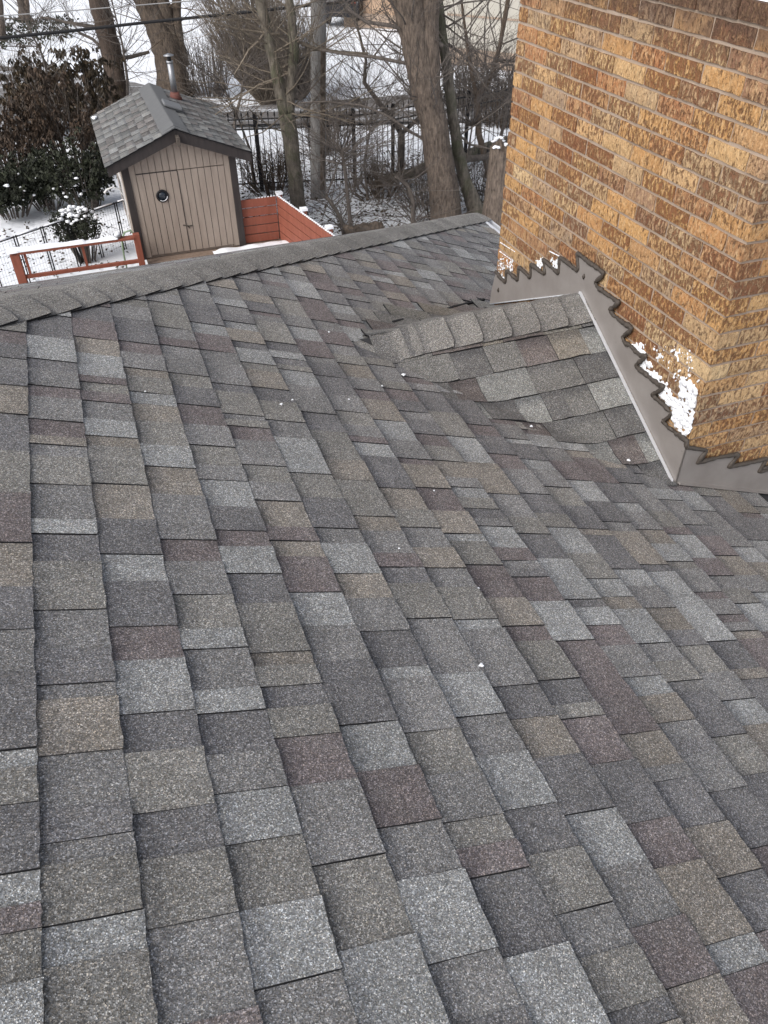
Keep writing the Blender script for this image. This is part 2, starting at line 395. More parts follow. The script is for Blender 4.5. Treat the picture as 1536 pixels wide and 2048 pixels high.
for i, (area, (s0, s1, u0, u1, hi, c)) in enumerate(good):
    lift = R.choice((0, 0, 0, .001, .0025)) if area > 0 else 0; l0 = VAL.get((s0, u0), 0)
    if i < N_OBJ and area > 0:
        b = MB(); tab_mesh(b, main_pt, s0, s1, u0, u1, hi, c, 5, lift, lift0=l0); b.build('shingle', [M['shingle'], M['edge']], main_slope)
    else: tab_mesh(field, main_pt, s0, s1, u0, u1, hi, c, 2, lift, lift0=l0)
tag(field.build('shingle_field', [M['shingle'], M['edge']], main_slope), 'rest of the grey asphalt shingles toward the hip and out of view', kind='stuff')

# end slope beyond the hip (falls away from the camera), other slopes of the roof
Y_E = W_EAVE+HIP; APX = Vector((-3.0, -3.0+HIP, zroof(-3.0)))
def end_pt(s, x, h=0.0): # s measured down from a level line through u = HIP + x0 ; mirror of the main slope
    q = slope_pt(s, 0, h); x = min(x, slope_pt(s, 0).x+.004); return Vector((x, q.x+HIP, q.z-.011*(q.x-x)))
es = MB(); ea = [APX, Vector((W_EAVE, Y_E, zroof(W_EAVE))), Vector((-6-W_EAVE, Y_E, zroof(W_EAVE)-.011*(6+2*W_EAVE)))]
es.prism(ea, (0, 0, -.03)); es = es.build('end_slope', M['deck_under'], house)
ef = MB()
for k in range(-20, 26):
    s1 = C0+k*EX; s0 = s1-EX; xm = slope_pt(s1, 0).x; x = max(-6.2, -6-xm); hi = False
    while x < xm:
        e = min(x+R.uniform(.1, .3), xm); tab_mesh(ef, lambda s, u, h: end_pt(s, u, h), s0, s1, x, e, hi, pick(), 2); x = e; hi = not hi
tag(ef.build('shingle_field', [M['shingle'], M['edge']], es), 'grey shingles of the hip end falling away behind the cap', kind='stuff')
bs = MB()
zr, ze = zroof(-3.0), zroof(W_EAVE)
bs.prism([Vector((-3, -5, zr)), Vector((-3, -3+HIP, zr)), Vector((-6-W_EAVE, Y_E, ze-.133)), Vector((-6-W_EAVE, -5, ze-.133))], (0, 0, -.03))
bs.build('back_slope', M['ridge_grey'], house)

def cap_piece(b, p, d, wl, wr, nl, nr, half, ln, th, col, butt=1, r=.02, sag=0.0):
    """a cap shingle bent over a ridge. p: start on ridge, d: ridge dir (unit) toward its exposed butt edge; wl/wr: unit wing dirs; nl/nr normals"""
    n = 5; prof = []
    up = (nl+nr).normalized()
    for i in range(-n, n+1):
        t = i/n*half
        wdir, nn = (wl, nl) if i < 0 else (wr, nr)
        q = wdir*abs(t) + nn*.0
        drop = up*(-.004*math.exp(-(t/.03)**2))
        prof.append((q+drop, nn if i else up, abs(t)/half))
    vs, uv = [], []; m = len(prof); rows = [-.06, .02, ln*.55, ln]
    for r_, l in enumerate(rows):
        f = max(0, l)/ln; h = th*(.15+.85*f)
        for j, (q, nn, e) in enumerate(prof):
            ll = l
            if r_ == 3 and e > .95: ll -= .012
            vs.append(p+d*(ll+(R.uniform(-.0015, .0015) if r_ == 3 else 0))+q+nn*(h+.010-.004*e+(R.uniform(0, .0015) if r_ == 3 else 0))); uv.append((e, .1+.9*f))
    fs = []
    for r_ in range(3):
        for j in range(m-1): fs.append((r_*m+j, r_*m+j+1, (r_+1)*m+j+1, (r_+1)*m+j))
    o = vs
    b.add(o, fs, 0, (*col, .95), uv)
    lo = [v-prof[i % m][1]*.006 for i, v in enumerate(vs)]
    e3 = [vs[3*m+j] for j in range(m)]; l3 = [lo[3*m+j] for j in range(m)]
    b.add(e3+l3, [(j, j+1, m+j+1, m+j) for j in range(m-1)], 1, (.1, .1, .1, 0), [(0, 1)]*(2*m))
    for j in (0, m-1):
        e = [vs[r_*m+j] for r_ in range(4)]; l = [lo[r_*m+j] for r_ in range(4)]
        b.add(e+l, [(r_, r_+1, 5+r_, 4+r_) for r_ in range(3)], 1, (.1, .1, .1, 0), [(0, 1)]*8)
# hip caps
hd = Vector((1, 1, -TA)).normalized(); nM = Vector((SA, 0, CA)); nE = Vector((0, SA, CA))
wM = nM.cross(hd).normalized(); wM = wM if wM.y < 0 else -wM
wE = nE.cross(hd).normalized(); wE = wE if wE.x < 0 else -wE
hp = Vector((0, HIP, zroof(0))); HL = math.sqrt(2+TA*TA)
t0 = -2.9*HL; t1 = W_EAVE*HL-.13
n = int((t1-t0)/.142)
for i in range(n+1):
    t = t1-i*.142; k = R.uniform(.84, 1.10)
    p = hp+hd*(t)
    vis = project(RZ @ p); b = MB()
    cap_piece(b, p, hd, wM, wE, nM, nE, (.142), .15, .013, (.205*k, .202*k, .198*k))
    if vis and -80 < vis[0] < 1000: b.build('hip_cap', [M['shingle'], M['edge']], house)
    else: b.build('hip_cap', [M['shingle'], M['edge']], house)

# cricket behind the chimney
CS = math.atan2(RID_Z-zroof(CX), RID_Y-CY0); ccs, scs = math.cos(CS), math.sin(CS); LC = (RID_Y-CY0)/ccs
def smax(a, b, k): return max(a, b)+ (max(0, k-abs(a-b))**2)/(4*k)
def crick(side):
    def fn(s, x, h=0.0):
        y = RID_Y - side*s*ccs; z = RID_Z - s*scs
        t = min(1, max(0, (x-bound(y))/.22)) if side > 0 else 1
        zz = smax(z, zroof(x)+.004*t-.006*(1-t), .018)
        return Vector((x, y-side*h*scs*.7, zz+(h*1.35+.003)*(.25+.75*t)))
    return fn
def bound(y):                                   # left end of the cricket courses (closed valley)
    pts = [(2.945, .93), (2.72, 1.03), (2.425, 1.22), (2.263, 1.52), (2.045, 1.90), (1.9, 2.0)]
    for (a, xa), (b_, xb) in zip(pts, pts[1:]):
        if y >= b_: return xa+(xb-xa)*(a-y)/(a-b_)
    return pts[-1][1]
cm = MB()
for side in (1, -1):
    fn = crick(side); m_ = 10; vs = []
    for i in range(m_+1):
        s = LC*i/m_; xa = .93+(CX-.93)*i/m_
        for j in range(9): vs.append(fn(s, xa+(CX-.005-xa)*j/8)-Vector((0, 0, .008)))
    cm.add(vs, [(i*9+j, i*9+j+1, i*9+10+j, i*9+9+j)[::side] for i in range(m_) for j in range(8)])
cricket = cm.build('cricket', M['deck_under'], house)
crest = MB()
for side in (1, -1):
    fn = crick(side); s1 = .165
    while s1 < LC+.16:
        s0 = s1-EX; y = RID_Y-s1*ccs; xa = bound(y)-.01; x = xa; hi = R.random() < .5
        xe = CX-.012
        while x < xe-.01:
            e = min(x+R.choice((.1, .13, .16, .2, .24)), xe)
            if xe-e < .05: e = xe
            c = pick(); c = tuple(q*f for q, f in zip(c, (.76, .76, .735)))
            ns = 5 if x < xa+.4 else 3
            b = MB() if side == 1 else crest
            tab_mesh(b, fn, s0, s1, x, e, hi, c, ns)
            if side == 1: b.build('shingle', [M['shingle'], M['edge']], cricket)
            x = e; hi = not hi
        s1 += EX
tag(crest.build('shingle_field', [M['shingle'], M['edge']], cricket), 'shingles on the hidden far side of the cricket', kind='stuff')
nN = Vector((0, -scs, ccs)); nF = Vector((0, scs, ccs)); wN = Vector((0, -ccs, -scs)); wF = Vector((0, ccs, -scs))
for i in range(8):
    x = CX-.15-i*.142; k = R.uniform(.94, 1.06); b = MB(); dz = {7: -.034, 6: -.010}.get(i, 0)
    cap_piece(b, Vector((x, RID_Y, RID_Z+.006+dz)), Vector((1, 0, .0)), wN, wF, nN, nF, .150 if i < 7 else .11, .15, .015, (.196*k, .194*k, .191*k))
    b.build('ridge_cap', [M['shingle'], M['edge']], cricket)

m = MB(); va = [Vector((x, valley_u(x), zroof(x))) for x in [1.20+i*.082 for i in range(11)]]
for p, q in zip(va, va[1:]):
    d = (q-p).normalized(); sd_ = d.cross(nM).normalized()*.006; hh = nM*R.uniform(.011, .015)
    m.prism([p-sd_, q-sd_, q+sd_, p+sd_], hh)
m.build('valley_cut_edge', M['edge'], cricket)
# eaves: drip edge and gutter, walls under
def gutter(name, a, b_, out):
    d = (b_-a); L = d.length; d.normalize(); o = Vector(out); g = MB()
    prof = [(0, .0), (0, -.11), (.08, -.11), (.115, -.05), (.115, 0), (.10, 0), (.10, -.045), (.075, -.098), (.012, -.098), (.012, 0)]
    q = [o*x+Vector((0, 0, z)) for x, z in prof]; nq = len(q)
    g.add([a+p for p in q]+[b_+p for p in q], [(i, (i+1) % nq, nq+(i+1) % nq, nq+i) for i in range(nq)]+[tuple(range(nq))[::-1], tuple(range(nq, 2*nq))])
    return g.build(name, M['alu'], house)
gutter('gutter', Vector((W_EAVE+.002, -5, ze-.035)), Vector((W_EAVE+.002, Y_E, ze-.035)), (1, 0, 0))
gutter('gutter', Vector((-6-W_EAVE, Y_E+.002, ze-.075-.133)), Vector((W_EAVE, Y_E+.002, ze-.075)), (0, 1, 0))
box('drip_edge', house, M['alu'], (W_EAVE-.02, (Y_E-5)/2, ze+.012), (.05, Y_E+5, .004))
m = MB(); m.prism([(W_EAVE-.03, Y_E-.045, ze+.006), (W_EAVE-.03, Y_E+.005, ze+.006), (-6-W_EAVE, Y_E+.005, ze+.006-.133), (-6-W_EAVE, Y_E-.045, ze+.006-.133)], (0, 0, -.004)); m.build('drip_edge', M['trim'], house)
hw = MB(); hw.box((-3, (Y_E-.4-5)/2, (ze-.15)/2), (6+2*W_EAVE-.9, Y_E-.4+5, ze-.15)); hw.build('wall', M['masonry'], house)
sf = MB(); sf.box((-3, (Y_E-5)/2, ze-.1), (6+2*W_EAVE-.03, Y_E+5-.03, .03)); sf.build('soffit', M['white'], house)

# ------------------------------------------------------------------ the chimney
ch = MB(); ch.box((CX+.0055+CW_/2, (CY0+CY1)/2, (ZTOP-.012+2.6)/2), (CW_, CY1-CY0-.011, ZTOP-.012-2.6)); 
chimney = MB(); chimney.box((CX+.0055+CW_/2, (CY0+CY1)/2, (ZTOP-.012+2.6)/2), (CW_, CY1-CY0-.011, ZTOP-.012-2.6))
chimney = chimney.build('chimney', M['mortar'], house)
BH = BC-.0118
def brick_mesh(L, D, seed):
    """brick with origin at its outer lower corner; outer face at y=0 (toward -y), running +x, depth +y; rough faces, broken edges"""
    rr = random.Random(seed); nx = max(2, round(L/.04)); nz = 2; b = MB()
    def disp(): return rr.uniform(-.0011, .0011)
    vs = {}
    for j in range(nz+1):
        for i in range(nx+1):
            ed = i in (0, nx) or j in (0, nz)
            vs[i, j] = Vector((L*i/nx+(rr.uniform(-.0028, .0028)), (.0012 if ed else 0)+disp(), BH*j/nz+rr.uniform(-.0017, .0017)))
    idx = {k: n for n, k in enumerate(vs)}; V = list(vs.values())
    fs = [(idx[i, j], idx[i+1, j], idx[i+1, j+1], idx[i, j+1]) for j in range(nz) for i in range(nx)]
    n0 = len(V)
    back = [Vector((0, D, 0)), Vector((L, D, 0)), Vector((L, D, BH)), Vector((0, D, BH))]
    # end faces get a middle row so that headers at the corner look rough too
    midL = [Vector((disp()*.6, D*.5, z)) for z in (0, BH)]; midR = [Vector((L+disp()*.6, D*.5, z)) for z in (0, BH)]
    V += back+midL+midR; B0, B1, B2, B3, ML0, ML1, MR0, MR1 = range(n0, n0+8)
    fs.append(tuple([idx[i, 0] for i in range(nx, -1, -1)]+[ML0, B0, B1, MR0]))
    fs.append(tuple([idx[i, nz] for i in range(nx+1)]+[MR1, B2, B3, ML1]))
    fs.append((idx[0, 0], idx[0, 1], idx[0, 2], ML1, ML0)); fs.append((ML0, ML1, B3, B0))
    fs.append((idx[nx, 2], idx[nx, 1], idx[nx, 0], MR0, MR1)); fs.append((MR1, MR0, B1, B2))
    b.add(V, fs); return b.mesh('brick', M['brick'])
BL, BD = .2015, .092
VAR = {}
def brick_var(L):
    key = round(L, 2)
    if key not in VAR: VAR[key] = [brick_mesh(L, BD, int(key*1000)+i) for i in range(8)]
    return R.choice(VAR[key])
def put_brick(me, loc, rz):
    o = bpy.data.objects.new('brick', me); sc.collection.objects.link(o); o.parent = chimney; o.location = loc; o.rotation_euler = (0, 0, rz)
nrow = int((ZTOP-(ZC-2.32))/BC)+1
PITCH = BL+.010
for r_ in range(nrow):
    z = ZTOP-(r_+1)*BC+.0055; odd = r_ % 2; jut = .006 if r_ == 0 else 0
    zl = z
    # left face: runs along +y from the near corner; brick outer face toward -x
    y = CY0 if odd else CY0+BD+.010
    while y < CY1-.03:
        L = min(BL, CY1-y)
        if CY1-(y+BL) < .07 and CY1-(y+BL) > 0: L = CY1-y if CY1-y < .25 else BL
        if z+BH > zroof(CX)-.02 + (max(0, (RID_Z-zroof(CX))*(1-abs(y-RID_Y)/.9)))*.9:
            put_brick(brick_var(L), (CX-jut+R.uniform(-.002, .002), y+L, zl), -math.pi/2)
        y += L+.010
    # near face: runs along +x; outer face toward -y
    x = CX+BD+.010 if odd else CX
    while x < CX+CW_:
        L = min(BL, CX+CW_-x)
        if L < .04: break
        if z+BH > zroof(x+L)-.05: put_brick(brick_var(L), (x, CY0-jut+R.uniform(-.002, .002), zl), 0)
        x += L+.010
# crown with snow on it
box('crown', chimney, M['mortar'], (CX+CW_/2+.012, (CY0+CY1)/2, ZTOP+.02), (CW_-.12, CY1-CY0-.16, .055), .01)
fl = MB(); fl.box((CX+CW_/2+.1, CY0+.42, ZTOP+.12), (.30, .30, .2)); fl.build('flue_tile', M['masonry'], chimney)
sn = MB(); nx, ny = 18, 30; vs = []
for j in range(ny+1):
    for i in range(nx+1):
        fx, fy = i/nx, j/ny; ed = min(fx, 1-fx, fy, 1-fy)
        vs.append((CX+.02+(CW_-.04)*fx, CY0+.02+(CY1-CY0-.04)*fy, ZTOP-.01+.075*min(1, ed*9)**.5*(1+.35*noise.noise(Vector((fx*6, fy*9, 2))))+.004))
sn.add(vs, [(j*(nx+1)+i, j*(nx+1)+i+1, (j+1)*(nx+1)+i+1, (j+1)*(nx+1)+i) for j in range(ny) for i in range(nx)], smooth=True)
o = sn.build('snow_cap', M['snow'], None, (0, 0, 0), PHI); tag(o, 'thin layer of snow lying on top of the brick chimney', 'snow')
o.name = 'snow_layer'

# counter flashing on the left face: stepped outline, sealant bead along the steps, bright hemmed foot
XF = CX-.011
zz7 = lambda a, b: (970+a/5.12, 480+b/5.12)
zz5 = lambda a, b: (1236+a/5.12, 520+b/5.12)
zz6 = lambda a, b: (1236+a/5.12, 700+b/5.12)
steps = [zz7(112, 330), zz7(150, 385), zz7(205, 440), zz7(214, 430), zz7(222, 315), zz7(270, 360), zz7(332, 415), zz7(340, 400), zz7(345, 280), zz7(400, 330), zz7(460, 390), zz7(470, 375), zz7(472, 250), zz7(530, 300), zz7(612, 362), zz7(617, 345),
         zz7(598, 205), zz7(665, 270), zz7(745, 350), zz7(757, 335), zz7(765, 185), zz7(850, 245), zz7(945, 322), zz7(957, 305), zz7(946, 140), zz7(1060, 230), zz7(1215, 345), zz7(1195, 385), zz7(1128, 440), zz7(1150, 490), zz7(1260, 570), zz7(1368, 645), zz7(1350, 670),
         zz7(1285, 720), zz7(1310, 775), zz7(1410, 850), zz7(1505, 912), zz7(1485, 940), zz7(1408, 1000), zz7(1430, 1060), zz7(1490, 1090), zz5(160, 920), zz5(230, 985), zz5(290, 985), zz5(260, 1020), zz5(180, 1090), zz5(220, 1130), zz5(340, 1225), zz5(425, 1290), zz5(470, 1300), zz5(430, 1345),
         zz5(352, 1385), zz5(390, 1425), zz6(470, 570), zz6(545, 655), zz6(520, 690), zz6(462, 738), zz6(500, 785), zz6(600, 865), zz6(705, 935)]
top = [lx(px, py, XF) for px, py in steps]
foot = [lx(*p, XF) for p in [(1353, 972), (1344, 952), (1255, 770), (1164, 588), (1120, 592), (1045, 601), (979, 609), (984, 575)]]
top.append(Vector((XF, CY0-.011, top[-1].z-.028)))
foot[0] = Vector((XF, CY0-.011, foot[0].z))
fp = MB(); fp.prism(top+foot, (.006, 0, 0)); fp.build('flashing', M['flash'], chimney)
be = MB(); jt = []
for a, b_ in zip(top, top[1:]):
    n = max(1, int((b_-a).length/.005))
    for i in range(n): jt.append(a+(b_-a)*i/n)
jt.append(top[-1])
# smooth a little so that the bead rounds the corners
for _ in range(1): jt = [jt[0]]+[(jt[i-1]+jt[i]*2+jt[i+1])/4 for i in range(1, len(jt)-1)]+[jt[-1]]
be.tube([p+Vector((-.001+R.uniform(-.001, .001), 0, .004+R.uniform(-.002, .002))) for p in jt], [.0094+.0050*noise.noise(p*34)+.0012*R.uniform(-1, 1) for p in jt], 8)
be.build('sealant_bead', M['seal'], chimney)
# near face flashing
YF = CY0-.011
near_top = [zz6(760, 1010), zz6(890, 1030), zz6(905, 1032), zz6(850, 1100), zz6(805, 1165), zz6(900, 1135), zz6(1060, 1100), zz6(1225, 1075), zz6(1180, 1140), zz6(1125, 1203), zz6(1240, 1180), zz6(1380, 1155), zz6(1520, 1115), zz6(1470, 1195), zz6(1440, 1250), zz6(1536, 1228)]
nt_ = [ly(px, py, YF) for px, py in near_top]
stp = nt_[12]-nt_[7]; 
for rep in (1, 2, 3):
    for q in nt_[10:14]: nt_.append(q+stp*rep if False else Vector((q.x+.145*rep, YF, q.z-.055*rep)))
nt_ = [p for p in nt_ if p.x < CX+CW_]
nt_.append(Vector((CX+CW_, YF, nt_[-1].z)))
nt_[0] = Vector((XF, YF, top[-1].z))
nfoot = [Vector((CX+CW_, YF, zroof(CX+CW_)+.012)), Vector((XF, YF, zroof(CX)+.012))]
fp = MB(); fp.prism((nt_+nfoot)[::-1], (0, .006, 0)); fp.build('flashing', M['flash'], chimney)
be = MB(); jt = []
for a, b_ in zip(nt_, nt_[1:]):
    n = max(1, int((b_-a).length/.005))
    for i in range(n): jt.append(a+(b_-a)*i/n)
for _ in range(1): jt = [jt[0]]+[(jt[i-1]+jt[i]*2+jt[i+1])/4 for i in range(1, len(jt)-1)]+[jt[-1]]
be.tube([p+Vector((0, -.001, .004)) for p in jt], [.0094+.0050*noise.noise(p*34) for p in jt], 8); be.build('sealant_bead', M['seal'], chimney)
box('hem', chimney, M['flash'], ((CX+CX+CW_)/2, YF-.007, (zroof(CX)+zroof(CX+CW_))/2+.016), (CW_/CA, .014, .008), 0, Matrix.Rotation(AL, 3, 'Y'))
# bright hemmed edge at the foot of the left flashing
hm = MB(); a = foot[3]; b_ = foot[0]
for p, q in ((a, b_),):
    d = (q-p); L = d.length; d.normalize(); up = Vector((0, -d.z, d.y)); up = up if up.z > 0 else -up
    hm.prism([p-d*.01+Vector((-.002, 0, 0)), q+Vector((-.002, 0, 0)), q+up*.004+Vector((-.016, 0, 0)), p-d*.01+up*.004+Vector((-.016, 0, 0))], up*.007)
hm.build('drip_edge', M['alu'], chimney)
hm = MB(); a, b_ = foot[3]+Vector((0, .0, 0)), foot[6]; hm.tube([a+Vector((-.004, 0, .003)), foot[4]+Vector((-.004, 0, .002)), foot[5]+Vector((-.006, 0, .003)), b_+Vector((-.006, 0, .003))], .004, 6); hm.build('drip_edge', M['alu'], chimney)
for px, py in ((1168, 553), (997, 580)):
    s_ = MB(); p = lx(px, py, XF-.001); s_.tube([p+Vector((0, .0, -.012)), p+Vector((-.002, 0, 0)), p+Vector((0, 0, .012))], [.004, .008, .004], 8); s_.build('sealant_dab', M['seal'], chimney)

# snow stuck to the bricks
def lump(b, p, r, flat=(1, 1, 1)):
    n = 6; m_ = 4; vs = []; rr = [R.uniform(.75, 1.2) for _ in range(n*(m_+1))]
    for j in range(m_+1):
        th = math.pi*j/m_
        for i in range(n):
            k = rr[j*n+i] if 0 < j < m_ else 1
            vs.append(p+Vector((math.sin(th)*math.cos(2*math.pi*i/n)*r*k*flat[0], math.sin(th)*math.sin(2*math.pi*i/n)*r*k*flat[1], math.cos(th)*r*k*flat[2])))
    b.add(vs, [(j*n+i, j*n+(i+1) % n, (j+1)*n+(i+1) % n, (j+1)*n+i) for j in range(m_) for i in range(n)], smooth=True)
sb = MB()
def inpoly(x, y, poly):
    c = False; j = len(poly)-1
    for i in range(len(poly)):
        (xi, yi), (xj, yj) = poly[i], poly[j]
        if (yi > y) != (yj > y) and x < (xj-xi)*(y-yi)/(yj-yi)+xi: c = not c
        j = i
    return c
dense = [(1362, 755), (1384, 762), (1396, 782), (1392, 808), (1386, 838), (1379, 866), (1372, 872), (1356, 860), (1343, 838), (1346, 815), (1330, 800), (1318, 790), (1340, 790), (1356, 800)]
for _ in range(1900):
    px, py = R.uniform(1308, 1400), R.uniform(750, 876)
    if inpoly(px, py, dense): lump(sb, lx(px, py, CX-R.uniform(.0, .012)), R.choice((.003, .004, .006, .009)), (.8, 1, 1))
def soften(o, vox=.0028):
    m1 = o.modifiers.new('merge', 'REMESH'); m1.mode = 'VOXEL'; m1.voxel_size = vox; m1.use_smooth_shade = True
    m2 = o.modifiers.new('soft', 'SMOOTH'); m2.iterations = 2; m2.factor = .6
def scatter_snow(n, poly, rs, depth=.004):
    k = 0
    while k < n:
        px = R.uniform(min(p[0] for p in poly), max(p[0] for p in poly)); py = R.uniform(min(p[1] for p in poly), max(p[1] for p in poly))
        if inpoly(px, py, poly):
            k += 1
            for _ in range(R.choice((1, 2, 4))): lump(sb, lx(px+R.uniform(-4, 4), py+R.uniform(-4, 4), CX-R.uniform(-.002, depth)), R.choice(rs), (.7, 1, 1))
scatter_snow(150, [(1262, 690), (1285, 690), (1300, 730), (1345, 790), (1350, 830), (1330, 800), (1300, 770), (1266, 712)], (.004, .005, .007, .009))
scatter_snow(60, [(1290, 690), (1375, 690), (1400, 770), (1380, 790), (1330, 740)], (.003, .004, .006))
scatter_snow(26, [(1264, 688), (1284, 690), (1290, 712), (1272, 722)], (.006, .008, .01))
o = sb.build('snow_patch', M['snow'], None, (0, 0, 0), PHI); soften(o); tag(o, 'white snow clinging to the lower near corner of the brick chimney', 'snow')
sb = MB()
scatter_snow(45, [(990, 560), (1002, 505), (1030, 520), (1022, 562), (1010, 575)], (.003, .004, .006)); scatter_snow(22, [(1075, 522), (1086, 517), (1080, 542)], (.004, .007)); scatter_snow(24, [(1102, 520), (1120, 516), (1116, 548), (1108, 535)], (.004, .007))
for (a, b_) in (((1000, 503), (1026, 522)), ((1001, 485), (1032, 505)), ((1100, 503), (1118, 512))):
    for i in range(30): lump(sb, lx(a[0]+(b_[0]-a[0])*i/29, a[1]+(b_[1]-a[1])*i/29, CX+R.uniform(-.004, .003)), R.choice((.003, .005)), (.7, 1, .7))
o = sb.build('snow_patch', M['snow'], None, (0, 0, 0), PHI); tag(o, 'specks of snow caught at the far lower corner of the brick chimney', 'snow', kind='stuff')
# crumbs of snow lying on the shingles
for px, py, r_ in ((562, 812, .007), (584, 803, .005), (657, 667, .006), (806, 752, .012), (763, 775, .006), (1061, 860, .008), (1255, 928, .010), (961, 1335, .008), (867, 985, .004), (697, 802, .005), (290, 787, .004), (955, 1180, .004), (797, 1101, .004)):
    d = RZI @ ray(px, py); o_ = RZI @ CAM; t = -HR/(d.dot(nM)); p = o_+d*t
    b = MB(); lump(b, Vector((0, 0, .003)), r_*.8, (1, 1.3, .45)); lump(b, Vector((r_*.6, r_*.4, .002)), r_*.55, (1.2, 1, .45)); lump(b, Vector((-r_*.5, r_*.6, .002)), r_*.4, (1, 1, .5))
    pz = p+nM*.006
    if (px, py) in ((1061, 860), (1255, 928)): pz = pz+Vector((0, 0, .012))
    where = {(562, 812): 'biggest of the pair left of centre', (806, 752): 'below the lowest cricket cap', (1255, 928): 'beside the foot of the bright flashing edge', (961, 1335): 'alone on the lower middle of the roof', (1061, 860): 'in the cricket valley', (657, 667): 'left of the cricket caps'}.get((px, py))
    o = b.build('snow_crumb', M['snow'], None, RZ @ pz); o.scale = (.8, .8, .8); o.rotation_euler = (0, 0, R.uniform(0, 6))
    tag(o, 'white crumb of snow on the shingles, '+where if where else {(584, 803): 'small white fleck of snow beside the biggest of the left pair', (763, 775): 'small white fleck of snow left of the lump below the cricket caps', (867, 985): 'faint white fleck of snow below the cricket valley', (697, 802): 'faint white fleck of snow between the left pair and the cricket', (290, 787): 'leftmost tiny fleck of snow on the shingles', (955, 1180): 'tiny fleck of snow straight above the lone lower crumb', (797, 1101): 'tiny fleck of snow near the middle of the roof'}[px, py], 'snow', 'crumbs of snow on the roof')

# ------------------------------------------------------------------ the shed
SY = 13.207; SXL, SXR = .44, 2.20; ZD = .30; SD = 2.75
shed = thing('shed', 'small tan garden shed with grey shingled gable roof and brown trim', 'shed', RZ @ Vector((0, 0, 0)), PHI)
ZE, ZR_ = ZC-3.66, ZC-3.235; XR = 1.32; EL, ER = .235, 2.43; YF0, YF1 = SY-.16, SY-.16+3.1
pl = (ZR_-ZE)/(XR-EL)
def zgab(x): return ZR_-abs(x-XR)*pl
core = MB(); core.prism([(SXL+.02, SY+.03, ZD), (SXR-.02, SY+.03, ZD), (SXR-.02, SY+.03, zgab(SXR)-.07), (XR, SY+.03, ZR_-.07), (SXL+.02, SY+.03, zgab(SXL)-.07)], (0, SD-.03, 0))
core.build('wall', M['tan'], shed)
xs = [SXL+.09+i*(SXR-SXL-.18)/15 for i in range(16)]
DZ = ZC-3.875; DM = xs[7]
doors = []
for nm, (a, b_) in (('door', (1, 7)), ('door', (7, 14))):
    m = MB(); m.box(((xs[a]+xs[b_])/2, SY+.006, (ZD+.05+DZ)/2), (xs[b_]-xs[a]-.012, .016, DZ-ZD-.05)); doors.append(m.build(nm, M['trim'], shed))
for i in range(15):
    x0, x1 = xs[i]+.0045, xs[i+1]-.0045
    def bd(z0, z1a, z1b, par, y):
        m = MB(); m.prism([(x0, y, z0), (x1, y, z0), (x1, y, z1b), (x0, y, z1a)], (0, .014, 0)); m.build('siding_board', M['tan'], par)
    if 1 <= i < 14:
        bd(ZD+.05, DZ, DZ, doors[0] if i < 7 else doors[1], SY-.012)
        bd(DZ+.012, zgab(x0)-.08, zgab(x1)-.08, shed, SY-.008)
    else: bd(ZD+.02, zgab(x0)-.08, zgab(x1)-.08, shed, SY-.008)
# left side boards
for i in range(12):
    y0 = SY+.12+i*(SD-.2)/12; m = MB(); m.prism([(SXL-.008, y0, ZD), (SXL-.008, y0+(SD-.2)/12-.009, ZD), (SXL-.008, y0+(SD-.2)/12-.009, zgab(SXL)-.08), (SXL-.008, y0, zgab(SXL)-.08)][::-1], (.02, 0, 0)); m.build('siding_board', M['tan'], shed)
for x in (SXL-.005, SXR-.105):
    box('corner_post', shed, M['trim'], (x+.055, SY-.005, (ZD+zgab(x+.055)-.07)/2), (.11, .05, zgab(x+.055)-.07-ZD), .004)
# bargeboards
for sx in (-1, 1):
    xe = EL if sx < 0 else ER; m = MB()
    m.prism([(XR, YF0, ZR_-.022), (XR, YF0, ZR_-.185), (xe-sx*.0, YF0, zgab(xe)-.165), (xe, YF0, zgab(xe)-.022)][::(1 if sx > 0 else -1)], (0, .03, 0)); m.build('bargeboard', M['trim'], shed)
    box('eave_board', shed, M['trim'], (xe-sx*.02, (YF0+YF1)/2+.03, zgab(xe)-.075), (.025, YF1-YF0-.07, .09))
bm_ = MB(); bm_.box((XR+.015, YF0-.07, ZR_-.15), (.045, .22, .12)); bm_.build('ridge_beam', M['wood_old'], shed)
rf = MB()
rf.prism([(EL-.02, YF0-.02, ZE-.026), (XR, YF0-.02, ZR_-.018), (ER+.02, YF0-.02, zgab(ER)-.026), (ER+.02, YF0-.02, zgab(ER)-.012), (XR, YF0-.02, ZR_-.004), (EL-.02, YF0-.02, ZE-.012)][::-1], (0, YF1-YF0, 0))
roof = rf.build('roof', M['edge'], shed)
LS = math.hypot(XR-EL, ZR_-ZE)
for sx in (-1, 1):
    tx = Vector((sx*(XR-EL)/LS, 0, -(ZR_-ZE)/LS)); nn = Vector((sx*(ZR_-ZE)/LS, 0, (XR-EL)/LS))
    def fn(s, u, h, tx=tx, nn=nn): return Vector((XR, 0, ZR_-.002))+tx*s+Vector((0, u, 0))+nn*h*1.4
    s1 = LS+.03
    while s1 > .1:
        y = YF0-.03; hi = R.random() < .5
        while y < YF1-.02:
            e = min(y+R.uniform(.13, .24), YF1-.015); k = (1.28 if hi else .92)*R.choice((.8, .92, 1, 1.1, 1.2))*R.uniform(.95, 1.05)
            c = R.choice(((.135, .142, .148), (.150, .155, .158), (.128, .124, .126)))
            b = MB(); tab_mesh(b, fn, s1-.14, s1, y, e, hi, tuple(q*k for q in c), 2, 0); b.build('shingle', [M['shed_shingle'], M['edge']], roof); y = e; hi = not hi
        s1 -= .14
